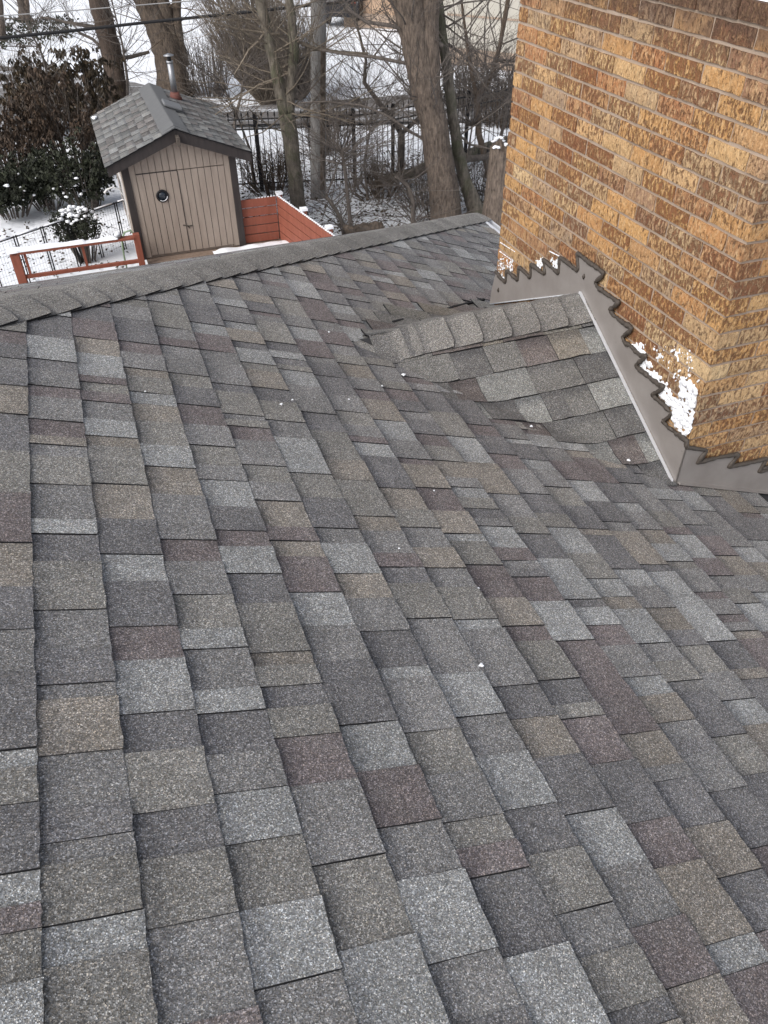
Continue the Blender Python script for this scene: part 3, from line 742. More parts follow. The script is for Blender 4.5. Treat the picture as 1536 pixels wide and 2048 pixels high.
# ridge cap sheet
rc = MB(); prof = [(-.20, -.20*pl+.016), (-.1, -.1*pl+.018), (-.03, -.03*pl+.022), (0, .020), (.03, -.03*pl+.022), (.1, -.1*pl+.018), (.20, -.20*pl+.016)]
rc.prism([(XR+a, YF0-.045, ZR_+z) for a, z in prof]+[(XR+a, YF0-.045, ZR_+z-.007) for a, z in prof[::-1]], (0, YF1-YF0+.03, 0)); rc.build('ridge_cap', M['ridge_grey'], roof)
for i in range(2):
    rc = MB(); dz = .010+i*.010; rc.prism([(XR+a*(.95-.1*i), YF0-.045+.07*i, ZR_+z+dz) for a, z in prof]+[(XR+a*(.95-.1*i), YF0-.045+.07*i, ZR_+z+dz-.007) for a, z in prof[::-1]], (0, .28, 0)); rc.build('ridge_cap', M['ridge_grey'], roof)
# low box vent on the right slope, pipe behind it
vx, vy = XR+.17, SY+1.30; rot = Matrix.Rotation(math.atan(pl), 3, 'Y')
m = MB(); m.box((vx, vy, zgab(vx)+.065), (.29, .34, .045), 0, rot); m.box((vx+.02, vy, zgab(vx)+.028), (.20, .24, .06), 0, rot); o = m.build('roof_vent', M['vent_grey'], shed); md = o.modifiers.new('bevel', 'BEVEL'); md.width = .012; md.segments = 2
px_, py_ = XR+.36, SY+2.35; zb = zgab(px_)
m = MB(); m.tube([(px_, py_, zb-.02), (px_, py_, zb+.05), (px_, py_, zb+.10)], [.12, .09, .072], 16); m.build('pipe_boot', M['rust_red'], shed)
m = MB(); m.tube([(px_, py_, zb+.05), (px_, py_, zb+.57)], .050, 18); m.tube([(px_, py_, zb+.55), (px_, py_, zb+.58)], .058, 18); pipe = m.build('stove_pipe', M['galv'], shed)
m = MB(); m.tube([(px_, py_, zb+.57), (px_, py_, zb+.66)], .034, 12); m.build('pipe_neck', M['black'], pipe)
m = MB(); m.tube([(px_, py_, zb+.655), (px_, py_, zb+.665), (px_, py_, zb+.695)], [.088, .088, .006], 18); m.build('pipe_cap', M['galv'], pipe)
# porthole on the left door
pc = ly(325, 392, SY-.02); m = MB(); ring = [pc+Vector((math.cos(a)*.083, 0, math.sin(a)*.083)) for a in [2*math.pi*i/24 for i in range(25)]]
m.tube(ring, .016, 8, cap=False); port = m.build('porthole', M['black'], doors[0])
m = MB(); m.tube([pc+Vector((0, .012, 0)), pc+Vector((0, 0, 0))], .076, 24); m.build('glass', M['glass'], doors[0])
m = MB(); m.tube([pc+Vector((math.cos(a)*.074, -.012, math.sin(a)*.074)) for a in [-2.2+i*.16 for i in range(14)]], .006, 6); m.build('bright_rim', M['alu'], doors[0])
lc = ly(377, 452, SY-.02)
for dx, dz, l, a in ((-.035, .012, .10, .25), (.03, .0, .09, -.1), (.0, -.012, .06, 1.0)):
    m = MB(); m.box(lc+Vector((dx, 0, dz)), (l, .014, .014), 0, Matrix.Rotation(a, 3, 'Y')); m.build('latch', M['wood_old'], doors[1])
m = MB(); m.box((DM, SY-.014, (ZD+.06+DZ)/2), (.010, .012, DZ-ZD-.07)); m.build('door_gap_strip', M['trim'], doors[1])
m = MB(); m.box(((xs[1]+xs[7])/2, SY-.004, DZ+.006), (xs[7]-xs[1], .024, .014)); m.build('door_drip', M['trim'], shed)  # dark strip added to draw the gap line above the left door
m = MB(); m.box((SXL-.02, SY+.75, ZD+.85), (.03, .5, .55)); fr = m.build('window', M['white'], shed)
m = MB(); m.box((SXL-.03, SY+.75, ZD+.85), (.02, .42, .47)); m.build('pane', M['glass'], fr)
m = MB(); [lump(m, Vector((EL+.04+R.uniform(-.03, .03), YF1-.35+R.uniform(-.05, .05), ZE+.04)), .035, (1, 1.3, .6)) for _ in range(6)]; o = m.build('snow_patch', M['snow'], None, (0, 0, 0), PHI); tag(o, 'small lump of snow on the left eave of the shed roof', 'snow')

# ------------------------------------------------------------------ deck, rail, red screen
deck = thing('deck', 'low wooden deck in front of the shed, dusted with snow', 'deck', (0, 0, 0), PHI)
for i in range(20):
    y0 = SY-1.75+i*.148; box('deck_board', deck, M['deck_wood'], (.95, y0+.07, ZD-.02) if y0 < 12.8 else (1.92, y0+.07, ZD-.02), (4.7, .14, .035) if y0 < 12.8 else (2.76, .14, .035))
box('joist', deck, M['red'], (.95, SY-1.76, ZD-.16), (4.7, .04, .22))
m = MB(); nx, ny = 40, 12; vs = []
for j in range(ny+1):
    for i in range(nx+1):
        fx, fy = i/nx, j/ny; ed = min(fx, 1-fx, fy, 1-fy); vs.append((1.62+1.5*fx, SY-1.0+.93*fy+.05*noise.noise(Vector((fx*5, 0, 1))), ZD+.003+.07*min(1, ed*7)**.5*(1+.4*noise.noise(Vector((fx*5, fy*4, 5))))))
m.add(vs, [(j*(nx+1)+i, j*(nx+1)+i+1, (j+1)*(nx+1)+i+1, (j+1)*(nx+1)+i) for j in range(ny) for i in range(nx)], smooth=True)
tag(m.build('snow_patch', M['snow'], None, (0, 0, 0), PHI), 'smooth snow lying on the deck at the right foot of the shed doors', 'snow')
rail = thing('deck_railing', 'red stained deck railing with snow on its flat top', 'railing', (0, 0, 0), PHI)
RY = 12.95
box('post', rail, M['red'], (-1.385, RY, (0+.76)/2), (.13, .10, .76), .005)
box('post', rail, M['red'], (.445, RY, (0+.83)/2), (.10, .09, .83), .005)
box('top_rail', rail, M['red'], (-.47, RY, .775), (1.76, .12, .038), .004)
box('bottom_rail', rail, M['red'], (-.46, RY, .39), (1.74, .05, .055), .004)
for x in (-1.245, -.39): box('baluster', rail, M['red'], (x, RY, .57), (.04, .035, .37), .003)
m = MB(); nx = 60; vs = []
for i in range(nx+1):
    x = -1.47+1.63*i/nx; hgt = .055*(1-.5*i/nx)*(1+.5*noise.noise(Vector((x*4, 0, 0)))); hgt *= .25 if -.33 < x < -.12 else 1
    for y, k in ((-.068, 0), (-.06, .6), (-.03, 1), (.03, 1), (.06, .6), (.068, 0)): vs.append((x, RY+y*(1.25 if i < 6 else 1), .799+hgt*k-(0.0)))
m.add(vs, [(i*6+j, i*6+j+6, i*6+j+7, i*6+j+1) for i in range(nx) for j in range(5)]+[(0, 1, 2, 3, 4, 5), tuple(nx*6+j for j in range(6))[::-1]], smooth=True)
tag(m.build('snow_strip', M['snow'], None, (0, 0, 0), PHI), 'ridge of snow lying along the top of the red deck railing', 'snow')
b = MB(); bx_ = RZ @ Vector((.165, RY, .80)); b.tube([(0, 0, 0), (0, 0, .02), (0, 0, .06)], [.05, .058, .068], 14, cap=True); bw = b.build('bowl', M['galv'], None, bx_)
tag(bw, 'little metal bowl of snow standing on the red railing', 'bowl')
b = MB(); lump(b, Vector((0, 0, .062)), .055, (1, 1, .4)); b.build('snow_fill', M['snow'], bw)
# hose hanging by the railing post
b = MB(); pts = [RZI @ gp(0, 0) for _ in range(0)]; hb = Vector((.20, 13.32, 0))
hp_ = [hb+Vector((0, 0, .02)), hb+Vector((.0, 0, .35)), hb+Vector((.02, 0, .62)), hb+Vector((.09, 0, .74)), hb+Vector((.19, 0, .76)), hb+Vector((.24, 0, .66)), hb+Vector((.245, 0, .3)), hb+Vector((.245, 0, .02))]
b.tube([p-hb for p in hp_], .014, 8); tag(b.build('garden_hose', M['hose'], None, RZ @ hb, PHI), 'pale green garden hose looped between railing and shed', 'hose')
b = MB(); hk = [Vector((-.17, 0, 1.12)), Vector((-.12, 0, 1.17)), Vector((-.02, 0, 1.20)), Vector((.08, 0, 1.15)), Vector((.12, 0, 1.02)), Vector((.13, 0, .5)), Vector((.13, 0, 0))]
b.tube(hk, [.022, .016, .012, .011, .011, .011, .011], 8); tag(b.build('hooked_lamp', M['white'], None, RZ @ Vector((.30, 14.15, 0)), PHI), 'slim white curved garden lamp beside the left wall of the shed', 'lamp')

scr = thing('slatted_screen', 'red stained slatted screen turning a corner beside the shed', 'screen fence', (0, 0, 0), PHI)
c0 = Vector((2.83, 13.26, 0)); az = rad(29.6)-PHI
dirS = Vector((math.sin(az), -math.cos(az), 0)); dirB = Vector((-1, .02, 0)).normalized()
for i in range(5):
    z0 = ZD+.015+i*.146
    for d, L in ((dirB, .80), (dirS, 2.6)):
        nrm = Vector((-d.y, d.x, 0)); nrm = nrm if nrm.y < 0 or d == dirS else -nrm
        if d == dirS: nrm = Vector((d.y, -d.x, 0))
        m = MB(); a = c0+d*.03; e = c0+d*L; m.prism([a+Vector((0, 0, z0)), e+Vector((0, 0, z0)), e+Vector((0, 0, z0+.13)), a+Vector((0, 0, z0+.13))], nrm*.022); m.build('slat', M['red'], scr)
for p in (c0+Vector((.045, .045, 0)), c0+dirS*.9+Vector((.07, .04, 0)), c0+dirS*1.8+Vector((.07, .04, 0)), c0+dirB*.8+Vector((0, .05, 0))): box('post', scr, M['red'], p+Vector((0, 0, .52)), (.085, .085, 1.04), .004)
m = MB()
for p in (c0+Vector((.045, .045, 0)), c0+dirS*.9+Vector((.07, .04, 0)), c0+dirS*1.8+Vector((.07, .04, 0))): m.box(p+Vector((0, 0, 1.06)), (.11, .11, .035))
for i in range(40):
    p = c0+dirS*(2.6*i/39); lump(m, p+Vector((.01, 0, ZD+.735)), .022, (1, 1, .7))
for i in range(8): lump(m, c0+dirB*(.35*i/7)+Vector((0, .0, ZD+.735)), .018, (1, 1, .6))
tag(m.build('snow_strip', M['snow'], None, (0, 0, 0), PHI), 'thin line of snow along the top of the red slatted screen', 'snow', kind='stuff')

# ------------------------------------------------------------------ black mesh fence left of the shed
mf = thing('mesh_fence', 'low black wire mesh fence with paired posts left of the shed', 'fence', (0, 0, 0), PHI)
tops = [Vector((-1.57, 13.45, .80)), Vector((-1.17, 13.72, .80)), Vector((-.74, 13.95, .80)), Vector((.03, 14.35, .80)), Vector((.40, 14.62, .80)), Vector((.95, 15.0, .80))]
fd = (tops[-1]-tops[0]).normalized(); t_ = tops[0]-fd*1.2; ends = [tops[0]-fd*1.2]+tops
posts = [t_+fd*(.48*i) for i in range(9)]
for p in posts:
    for d in (-.022, .022): box('post', mf, M['black'], (p.x+fd.x*d, p.y+fd.y*d, .40), (.020, .020, .84))
e0, e1 = posts[0], posts[-1]
for a, b_ in zip(posts, posts[1:]):
    m = MB(); m.tube([a+Vector((0, 0, 0)), b_], .012, 6); m.build('top_rail', M['black'], mf)
m = MB()
L = (e1-e0).length; n = int(L/.05)
for i in range(n+1):
    p = e0+fd*(L*i/n); m.tube([(p.x, p.y, 0), (p.x, p.y, .8)], .0017, 3, cap=False)
for j in range(8): 
    z = .06+j*.1; m.tube([(e0.x, e0.y, z), (e1.x, e1.y, z)], .0017, 3, cap=False)
tag(m.build('wire_mesh', M['black'], mf), 'fine black wire grid between the fence posts', kind='stuff')
m = MB()
for i, (a, b_) in enumerate(zip(posts, posts[1:])):
    p, q = a+(b_-a)*.12, a+(b_-a)*.85; m.tube([p+Vector((0, 0, .016)), q+Vector((0, 0, .016))], .012, 6)
tag(m.build('snow_strip', M['snow'], None, (0, 0, 0), PHI), 'strips of snow on the rail of the black mesh fence', 'snow', kind='stuff')

# ------------------------------------------------------------------ plants
def grow(b, p, d, ln, r, depth, n=3, spread=.6, up=.15, m=0, seg=3, sides=5, shrink=.62, rmin=.0016):
    pts = [Vector(p)]; d = Vector(d).normalized(); rs = [r]
    for i in range(seg):
        d = (d+Vector((R.uniform(-1, 1), R.uniform(-1, 1), R.uniform(-1, 1)))*.22+Vector((0, 0, up*.4))).normalized(); pts.append(pts[-1]+d*ln/seg); rs.append(max(rmin, r*(1-.55*(i+1)/seg)))
    b.tube(pts, rs, sides if depth > 1 else 3, m, cap=False)
    if depth <= 0: return
    for k in range(n):
        f = R.uniform(.25, 1); i = min(seg-1, int(f*seg)); q = pts[i]+(pts[i+1]-pts[i])*(f*seg-i)
        dd = (d+Vector((R.uniform(-1, 1), R.uniform(-1, 1), R.uniform(-.5, .9)))*spread*1.6).normalized()
        grow(b, q, dd, ln*shrink*R.uniform(.7, 1.2), max(rmin, rs[i]*.55), depth-1, n, spread, up, m, seg, sides, shrink, rmin)
def px_line(base, pts):
    """pixel polyline -> points on the upright plane through the base that faces the camera"""
    B = gp(*base); n = Vector((B.x, B.y, 0)).normalized(); out = []
    for px, py, *wd in pts:
        d = ray(px, py); t = (B-CAM).dot(n)/d.dot(n); p = CAM+d*t; out.append((p, (wd[0] if wd else 4)*t/F/2))
    return B, out
def resample(pr, n=4, wob=.0):
    pts, rs = [], []
    for (p, r), (q, s) in zip(pr, pr[1:]):
        for i in range(n): f = i/n; pts.append(p.lerp(q, f)+Vector((R.uniform(-wob, wob), R.uniform(-wob, wob), 0))); rs.append(r+(s-r)*f)
    pts.append(pr[-1][0]); rs.append(pr[-1][1]); return pts, rs
def tree(name, label, base, stems, mat, twmat, limbs=(), ntw=10, tl=1.6, extend=2.5, group=None, cat='tree', sides=14, depth=2, flare=1.25, tr=.016, spread=.7):
    B, first = px_line(base, stems[0]); o = thing(name, label, cat, (B.x, B.y, 0), 0, group); tb = MB(); ends = []; allp = []
    for i, st in enumerate(stems):
        _, pr = px_line(base, st)
        if i == 0: pr = [(Vector((pr[0][0].x, pr[0][0].y, -.05)), pr[0][1]*flare)]+[(pr[0][0]+Vector((0, 0, .12)), pr[0][1])]+pr[1:]
        e, r = pr[-1]; dv = (pr[-1][0]-pr[-2][0]).normalized()
        if extend and e.z > 2.2: pr.append((e+dv*extend+Vector((0, 0, .3)), r*.7))
        pts, rs = resample(pr, 4, first[0][1]*.05); rs = [q*(1+.10*noise.noise(p*3.0)) for p, q in zip(pts, rs)]
        tb.tube([p-B for p in pts], rs, sides, jit=.05); allp += list(zip(pts, rs))
    tb.build('trunk', mat, o); br = MB()
    for lb in limbs:
        _, pr = px_line(base, lb); k = R.uniform(-.4, .4); pts, rs = resample(pr, 3, .02)
        nrm = Vector((B.x, B.y, 0)).normalized(); pts = [p+nrm*(k*i/len(pts)) for i, p in enumerate(pts)]
        br.tube([p-B for p in pts], rs, 6, cap=False)
        for _ in range(6):
            i = R.randrange(1, len(pts)); grow(br, pts[i]-B, Vector((R.uniform(-1, 1), R.uniform(-1, 1), R.uniform(-.3, 1))), tl*.6, max(.005, min(.012, rs[i]*.4)), 2, 4, spread)
    up_ = [q for q in allp if q[0].z > 1.2] or allp
    for _ in range(ntw):
        p, r = R.choice(up_); grow(br, p-B, Vector((R.uniform(-1, 1), R.uniform(-1, 1), R.uniform(-.2, .8))), tl*R.uniform(.6, 1.3), min(tr, r*.5), depth, 3, spread)
    br.build('crown', twmat, o); return o
tree('tree', 'dark straight trunk rising behind the left end of the shed roof', (237, 205), [[(237, 205, 44), (224, 110, 40), (207, 40, 39), (194, -10, 38)]], M['bark_dark'], M['twig'], [[(205, 58, 9), (170, 52, 8), (135, 47, 6), (100, 40, 5), (80, 38, 3)], [(228, 118, 9), (262, 116, 8), (300, 108, 6)], [(206, 100, 7), (185, 80, 6), (155, 66, 4)]], 10, 2.0)
tree('tree', 'stout forked trunk with flaking reddish bark behind the stove pipe', (352, 190), [[(352, 190, 66), (338, 120, 58), (322, 70, 50), (300, 20, 46), (285, -10, 42)], [(350, 130, 36), (343, 80, 32), (332, 30, 30), (322, -10, 28)], [(366, 130, 26), (357, 70, 20), (352, -10, 18)]], M['bark_red'], M['twig_brown'], [], 22, 2.0)
tree('tree', 'forked mossy grey trunk rising beside the red slatted screen', (598, 425), [[(598, 425, 30), (590, 350, 30), (582, 280, 30), (572, 225, 34)], [(572, 232, 26), (556, 160, 23), (540, 90, 22), (518, -10, 22)], [(576, 232, 24), (584, 160, 18), (588, 95, 20), (582, 20, 16), (576, -10, 15)]], M['bark_grey'], M['twig_pale'], [[(585, 80, 7), (630, 100, 7), (690, 112, 6), (740, 115, 5)], [(560, 70, 6), (520, 62, 5), (480, 55, 4), (430, 40, 3)], [(545, 50, 5), (500, 95, 4), (470, 140, 3)]], 40, 1.5)
tree('tree', 'massive leaning furrowed trunk forking near the top of the picture', (893, 448), [[(893, 448, 64), (882, 340, 56), (866, 240, 54), (850, 165, 60)], [(845, 195, 46), (833, 130, 42), (818, 70, 37), (806, 30, 35), (795, -10, 36)], [(862, 195, 46), (859, 110, 37), (858, 30, 36), (863, -10, 37)]], M['bark_big'], M['twig'], [[(885, 92, 9), (840, 68, 8), (785, 50, 8), (735, 42, 7), (690, 12, 6)], [(868, 145, 8), (820, 130, 7), (745, 116, 7), (690, 112, 5), (640, 104, 4)], [(875, 300, 6), (820, 262, 6), (770, 228, 5), (720, 210, 4), (650, 203, 3), (600, 206, 3)]], 34, 1.7, sides=18)
tree('tree', 'slim curving grey trunk just right of the massive furrowed trunk', (950, 430), [[(950, 430, 32), (925, 350, 25), (908, 250, 22), (895, 150, 20), (884, 60, 18), (877, -10, 17)]], M['bark_grey'], M['twig'], [[(896, 88, 7), (930, 110, 6), (965, 160, 4)], [(890, 250, 4), (940, 290, 4), (985, 300, 3)]], 18, 1.4)
tree('tree', 'thin branching tree against the pale building wall', (975, 350), [[(975, 350, 13), (958, 270, 12), (954, 195, 12)], [(954, 195, 9), (938, 120, 7), (925, 20, 5)], [(954, 195, 12), (985, 150, 10), (1000, 90, 9), (1018, -10, 9)]], M['twig_brown'], M['twig'], [[(955, 195, 5), (920, 165, 4), (890, 120, 3)], [(985, 150, 4), (960, 120, 3), (930, 70, 3)]], 30, 1.5, sides=8)
# far trees at upper left
tree('tree', 'far trunk cut by the left edge of the picture', (4, 78), [[(4, 78, 20), (0, 30, 16), (-4, -10, 15)]], M['bark_big'], M['twig_brown'], [], 5, 2.2)
tree('tree', 'far forked trunk standing in snow at the upper left', (52, 43), [[(52, 43, 26), (44, 15, 14), (36, -10, 11)], [(53, 35, 12), (54, 10, 11), (50, -10, 10)]], M['bark_big'], M['twig_brown'], [], 5, 2.2)
# saplings: thin dark stems in the wood edge
saps = [((702, 468), [[(702, 468, 9), (696, 400, 8), (688, 330, 7), (684, 300, 6)]], 'dark thin sapling with upright twigs before the iron fence'),
        ((688, 466), [[(688, 466, 9), (672, 420, 8), (652, 392, 7)]], 'dark broken sapling leaning left beside the utility pole'),
        ((802, 352), [[(802, 352, 15), (803, 268, 13), (790, 245, 12), (760, 208, 10), (728, 165, 8), (732, 120, 6), (716, 60, 5)], [(803, 268, 9), (838, 236, 8), (848, 225, 6)]], 'crooked dark sapling with a bent limb before the iron fence'),
        ((826, 455), [[(826, 455, 10), (826, 400, 9), (815, 370, 8), (790, 352, 6)]], 'mossy bent sapling left of the massive trunk'),
        ((508, 372), [[(508, 372, 6), (500, 300, 5), (478, 240, 4), (440, 160, 4)]], 'slender sapling right of the shed roof'),
        ((468, 285), [[(468, 285, 8), (470, 240, 7), (482, 190, 5), (492, 130, 3)]], 'slender dark sapling rising past the right shed eave'),
        ((985, 330), [[(985, 330, 8), (1000, 280, 7), (1012, 230, 6), (1020, 150, 5)]], 'dark sapling tight against the chimney'),
        ((130, 330), [[(130, 330, 5), (110, 220, 5), (85, 110, 4), (50, 40, 3)]], 'slender bare sapling rising from the left thicket'),
        ((258, 280), [[(258, 280, 7), (255, 160, 6), (245, 90, 4), (228, 20, 3)]], 'slender sapling beside the dark straight trunk'),
        ((735, 400), [[(735, 400, 5), (728, 330, 5), (740, 260, 4), (720, 200, 3)]], 'grey thin sapling near the middle of the iron fence'),
        ((560, 400), [[(645, 340, 5), (655, 290, 4), (648, 240, 3)]], 'wispy sapling right of the utility pole'),
        ((905, 380), [[(925, 380, 5), (935, 310, 4), (945, 250, 3)]], 'wispy sapling between the slim trunk and the stump')]
for base, st, lb in saps:
    tree('sapling', lb, base if base != (560, 400) and base != (905, 380) else (st[0][0][0], st[0][0][1]), st, M['twig'], M['twig'], [], 44, 1.15, extend=.5, cat='sapling', sides=7, tr=.009, depth=2, group='saplings at the wood edge')
# utility pole
B, pr = px_line((636, 392), [(636, 392, 31), (637, -10, 27)]); o = thing('utility_pole', 'grey weathered utility pole standing before the iron fence', 'pole', (B.x, B.y, 0))
m = MB(); r0 = pr[0][1]; tp = pr[1][0]-B; pts = [tp*(i/10)*1.9 for i in range(11)]; pts[0].z = -.1; m.tube(pts, [r0*(1-.25*i/10) for i in range(11)], 16, jit=.03); m.build('shaft', M['pole'], o)
m = MB(); 
for i in range(14): 
    a = tp*(.05+i*.05); m.tube([a+Vector((r0*.55, -r0*.75, 0)), a+tp*.08+Vector((r0*.6, -r0*.72, 0))], [r0*.35, r0*.3], 6)
m.build('split_wood', M['bark_red'], o)
# hollow stump
B, pr = px_line((990, 470), [(990, 470, 54), (992, 290, 46)]); o = thing('tree_stump', 'tall hollow tree stump with snow on its rim beside the chimney', 'stump', (B.x, B.y, 0)); H = pr[1][0].z
m = MB(); nn_ = 40; rows = 14; vs = []
for j in range(rows+1):
    for i in range(nn_):
        a = 2*math.pi*i/nn_; f = j/rows; r_ = (pr[0][1]*(1-f)+pr[1][1]*f)*(1+.07*math.sin(a*11+2*math.sin(f*3))+.05*noise.noise(Vector((math.cos(a)*2, math.sin(a)*2, f*3))))*(1+.25*(1-f)**4)
        vs.append(Vector((math.cos(a)*r_, math.sin(a)*r_, -.05+(H+.05)*f+(.14*noise.noise(Vector((math.cos(a)*1.5, math.sin(a)*1.5, 9))) if j == rows else 0))))
rim = [Vector((v.x*.72, v.y*.72, v.z-.02)) for v in vs[-nn_:]]; bot = [Vector((v.x*.6, v.y*.6, H-.45)) for v in vs[-nn_:]]
o0 = len(vs); vs += rim+bot
fs = [(j*nn_+i, j*nn_+(i+1) % nn_, (j+1)*nn_+(i+1) % nn_, (j+1)*nn_+i) for j in range(rows+2) for i in range(nn_)]+[tuple(o0+nn_+i for i in range(nn_))]
m.add(vs, fs, smooth=True); m.build('trunk', M['bark_big'], o)
m = MB(); [lump(m, vs[-3*nn_+i if False else o0-nn_+i]*1.0+Vector((0, 0, .01)), .035, (1.2, 1.2, .6)) for i in list(range(3, 16))+[24, 25, 27]]; tag(m.build('snow_rim', M['snow'], o), kind='stuff')
# fallen mossy log and cut log
def log(name, label, a, b_, r, mat, z=.15):
    A, B = gp(*a, z), gp(*b_, z); m = MB(); n = 14; m.tube([(B-A)*(i/n)+Vector((0, 0, .05*noise.noise(Vector((i*.5, 0, r))))) for i in range(n+1)], [r*(1+.12*R.uniform(-1, 1)) for i in range(n+1)], 12, jit=.06); return tag(m.build(name, mat, None, A), label, 'log')
log('fallen_log', 'long mossy fallen log behind the massive trunk', (755, 368), (1040, 272), .10, M['bark_grey'], .2)
log('fallen_log', 'slim snowy fallen limb right of the massive trunk', (835, 345), (1035, 296), .07, M['twig'], .4)
log('cut_log', 'short rusty brown log lying at the roof edge', (690, 462), (765, 452), .09, M['bark_red'], .08)

# leafy thicket at the left
def leaf(b, p, d, l, wd):
    d = d.normalized(); s = d.cross(Vector((R.uniform(-1, 1), R.uniform(-1, 1), R.uniform(-1, 1)))).normalized()*wd; n = d.cross(s).normalized()*wd*.4
    b.add([p, p+d*l*.45+s+n, p+d*l, p+d*l*.45-s+n, p+d*l*.45], [(0, 1, 4), (1, 2, 4), (2, 3, 4), (3, 0, 4)])
def bush(name, label, c, rx, ry, h, nst, nleaf, lmat, ll=.11, lw=.022, droop=.8, cat='bush', zmin=.25, tmat='twig', cl=9, shape=.6, group=None):
    o = thing(name, label, cat, c, 0, group); st = MB(); lf = MB(); tips = []
    for _ in range(nst):
        a = R.uniform(0, 6.283); q = R.random()**.5; p0 = Vector((math.cos(a)*q*rx*.35, math.sin(a)*q*ry*.35, -.02)); top = Vector((math.cos(a)*q*rx, math.sin(a)*q*ry, h*R.uniform(.55, 1)*(1-shape*.5*q*q)))
        mid = p0.lerp(top, .55)+Vector((0, 0, .1*h)); pts = [p0, p0.lerp(mid, .5), mid, mid.lerp(top, .5), top]; st.tube(pts, [.012, .011, .009, .006, .003], 4, cap=False); tips += [(mid, top), (pts[3], top), (pts[1], mid)]
    for _ in range(max(1, nleaf//cl)):
        a, b_ = R.choice(tips); p = a.lerp(b_, R.random())+Vector((R.gauss(0, .09), R.gauss(0, .09), R.gauss(0, .09)))
        if p.z < zmin: continue
        for _ in range(cl): leaf(lf, p+Vector((R.gauss(0, .03), R.gauss(0, .03), R.gauss(0, .03))), Vector((R.uniform(-1, 1), R.uniform(-1, 1), R.uniform(-1.2, .35)-droop)), ll*R.uniform(.6, 1.3), lw*R.uniform(.7, 1.3))
    st.build('stems', M[tmat], o); lf.build('crown', lmat, o); return o
bush('leafy_bush', 'big bush of drooping brown leaves at the far left', gp(30, 372), 1.15, 1.0, 2.0, 60, 4300, M['leaf_brown'])
bush('leafy_bush', 'tall bush of brown leaves between the far left bush and the shed', gp(150, 352), 1.15, 1.0, 2.25, 60, 4300, M['leaf_brown'])
bush('leafy_bush', 'loose bush with dark sparse leaves behind the shed roof', gp(195, 300), .95, .9, 2.6, 34, 2300, M['leaf_mix'], .15, .030)
bush('leafy_bush', 'loose leafy bush in front of the snowy street at the left', gp(95, 275), 1.1, .9, 2.1, 32, 2300, M['leaf_mix'], .15, .030)
bush('evergreen_bush', 'dark evergreen bush below the brown leaves at the far left', gp(25, 430), .85, .7, 1.15, 40, 4200, M['leaf_dark'], .09, .024, .3)
bush('evergreen_bush', 'dark evergreen bush filling the gap beside the shed wall', gp(175, 415), .8, .7, 1.35, 40, 4200, M['leaf_dark'], .09, .024, .3)
bush('evergreen_bush', 'small dark evergreen between the two larger evergreens', gp(100, 415), .7, .7, 1.1, 34, 3000, M['leaf_dark'], .09, .024, .3)
for o in [q for q in bpy.data.objects if q.name.startswith('evergreen_bush')]:
    m = MB()
    for _ in range(34):
        a = R.uniform(0, 6.28); q = R.random()**.5; lump(m, Vector((math.cos(a)*q*.75, math.sin(a)*q*.65-.1, R.uniform(.25, .8))), R.choice((.008, .012, .02, .034)), (R.uniform(.8, 1.5), 1.1, .6))
    tag(m.build('snow_tufts', M['snow'], o), kind='stuff')
# clipped shrub with bare legs and snow on top
o = bush('round_shrub', 'rounded evergreen shrub with snowy top and bare stems inside the mesh fence', RZ @ Vector((-.42, 14.25, 0)), .40, .38, .95, 40, 5200, M['leaf_dark'], .045, .016, .0, 'shrub', .48, 'twig', 8, .3)
m = MB()
for _ in range(70):
    a = R.uniform(0, 6.28); q = R.random()**.5; m_c = Vector((math.cos(a)*q*.33, math.sin(a)*q*.3, .90-.16*q*q+R.uniform(-.02, .04)))
    if R.random() < .75: lump(m, m_c, R.uniform(.018, .045), (1.2, 1.2, .6))
tag(m.build('snow_tufts', M['snow'], o), kind='stuff')
# vase-shaped twiggy shrub across the street
def vase(label, px, py, h, rt, n, mat, lean=(0, 0), r0=.25):
    B = gp(px, py); o = thing('twiggy_shrub', label, 'shrub', B); st = MB()
    for _ in range(n):
        a = R.uniform(0, 6.283); q = R.random()**.5; p0 = Vector((math.cos(a)*q*r0, math.sin(a)*q*r0, -.02)); hh = h*R.uniform(.55, 1.05); tp = Vector((math.cos(a)*q*rt+lean[0]*hh, math.sin(a)*q*rt+lean[1]*hh, hh))
        pts = [p0, p0.lerp(tp, .3)+Vector((math.cos(a), math.sin(a), 0))*q*.12, p0.lerp(tp, .65)+Vector((R.gauss(0, .06), R.gauss(0, .06), 0)), tp]; st.tube(pts, [.012, .010, .007, .003], 3, cap=False)
        for _ in range(5):
            f = R.uniform(.3, 1); q_ = p0.lerp(tp, f); st.tube([q_, q_+Vector((R.gauss(0, .14), R.gauss(0, .14), R.uniform(.1, .4)))], [.005, .002], 3, cap=False)
    st.build('stems', mat, o); return o
vase('dense brown twiggy shrub widening upward across the street', 540, 208, 3.3, 1.7, 620, M['twig_vase'], (-.14, .02))
vase('low dark twiggy shrub beside the dense brown one', 592, 195, 2.0, 1.1, 260, M['twig'], (0, 0))
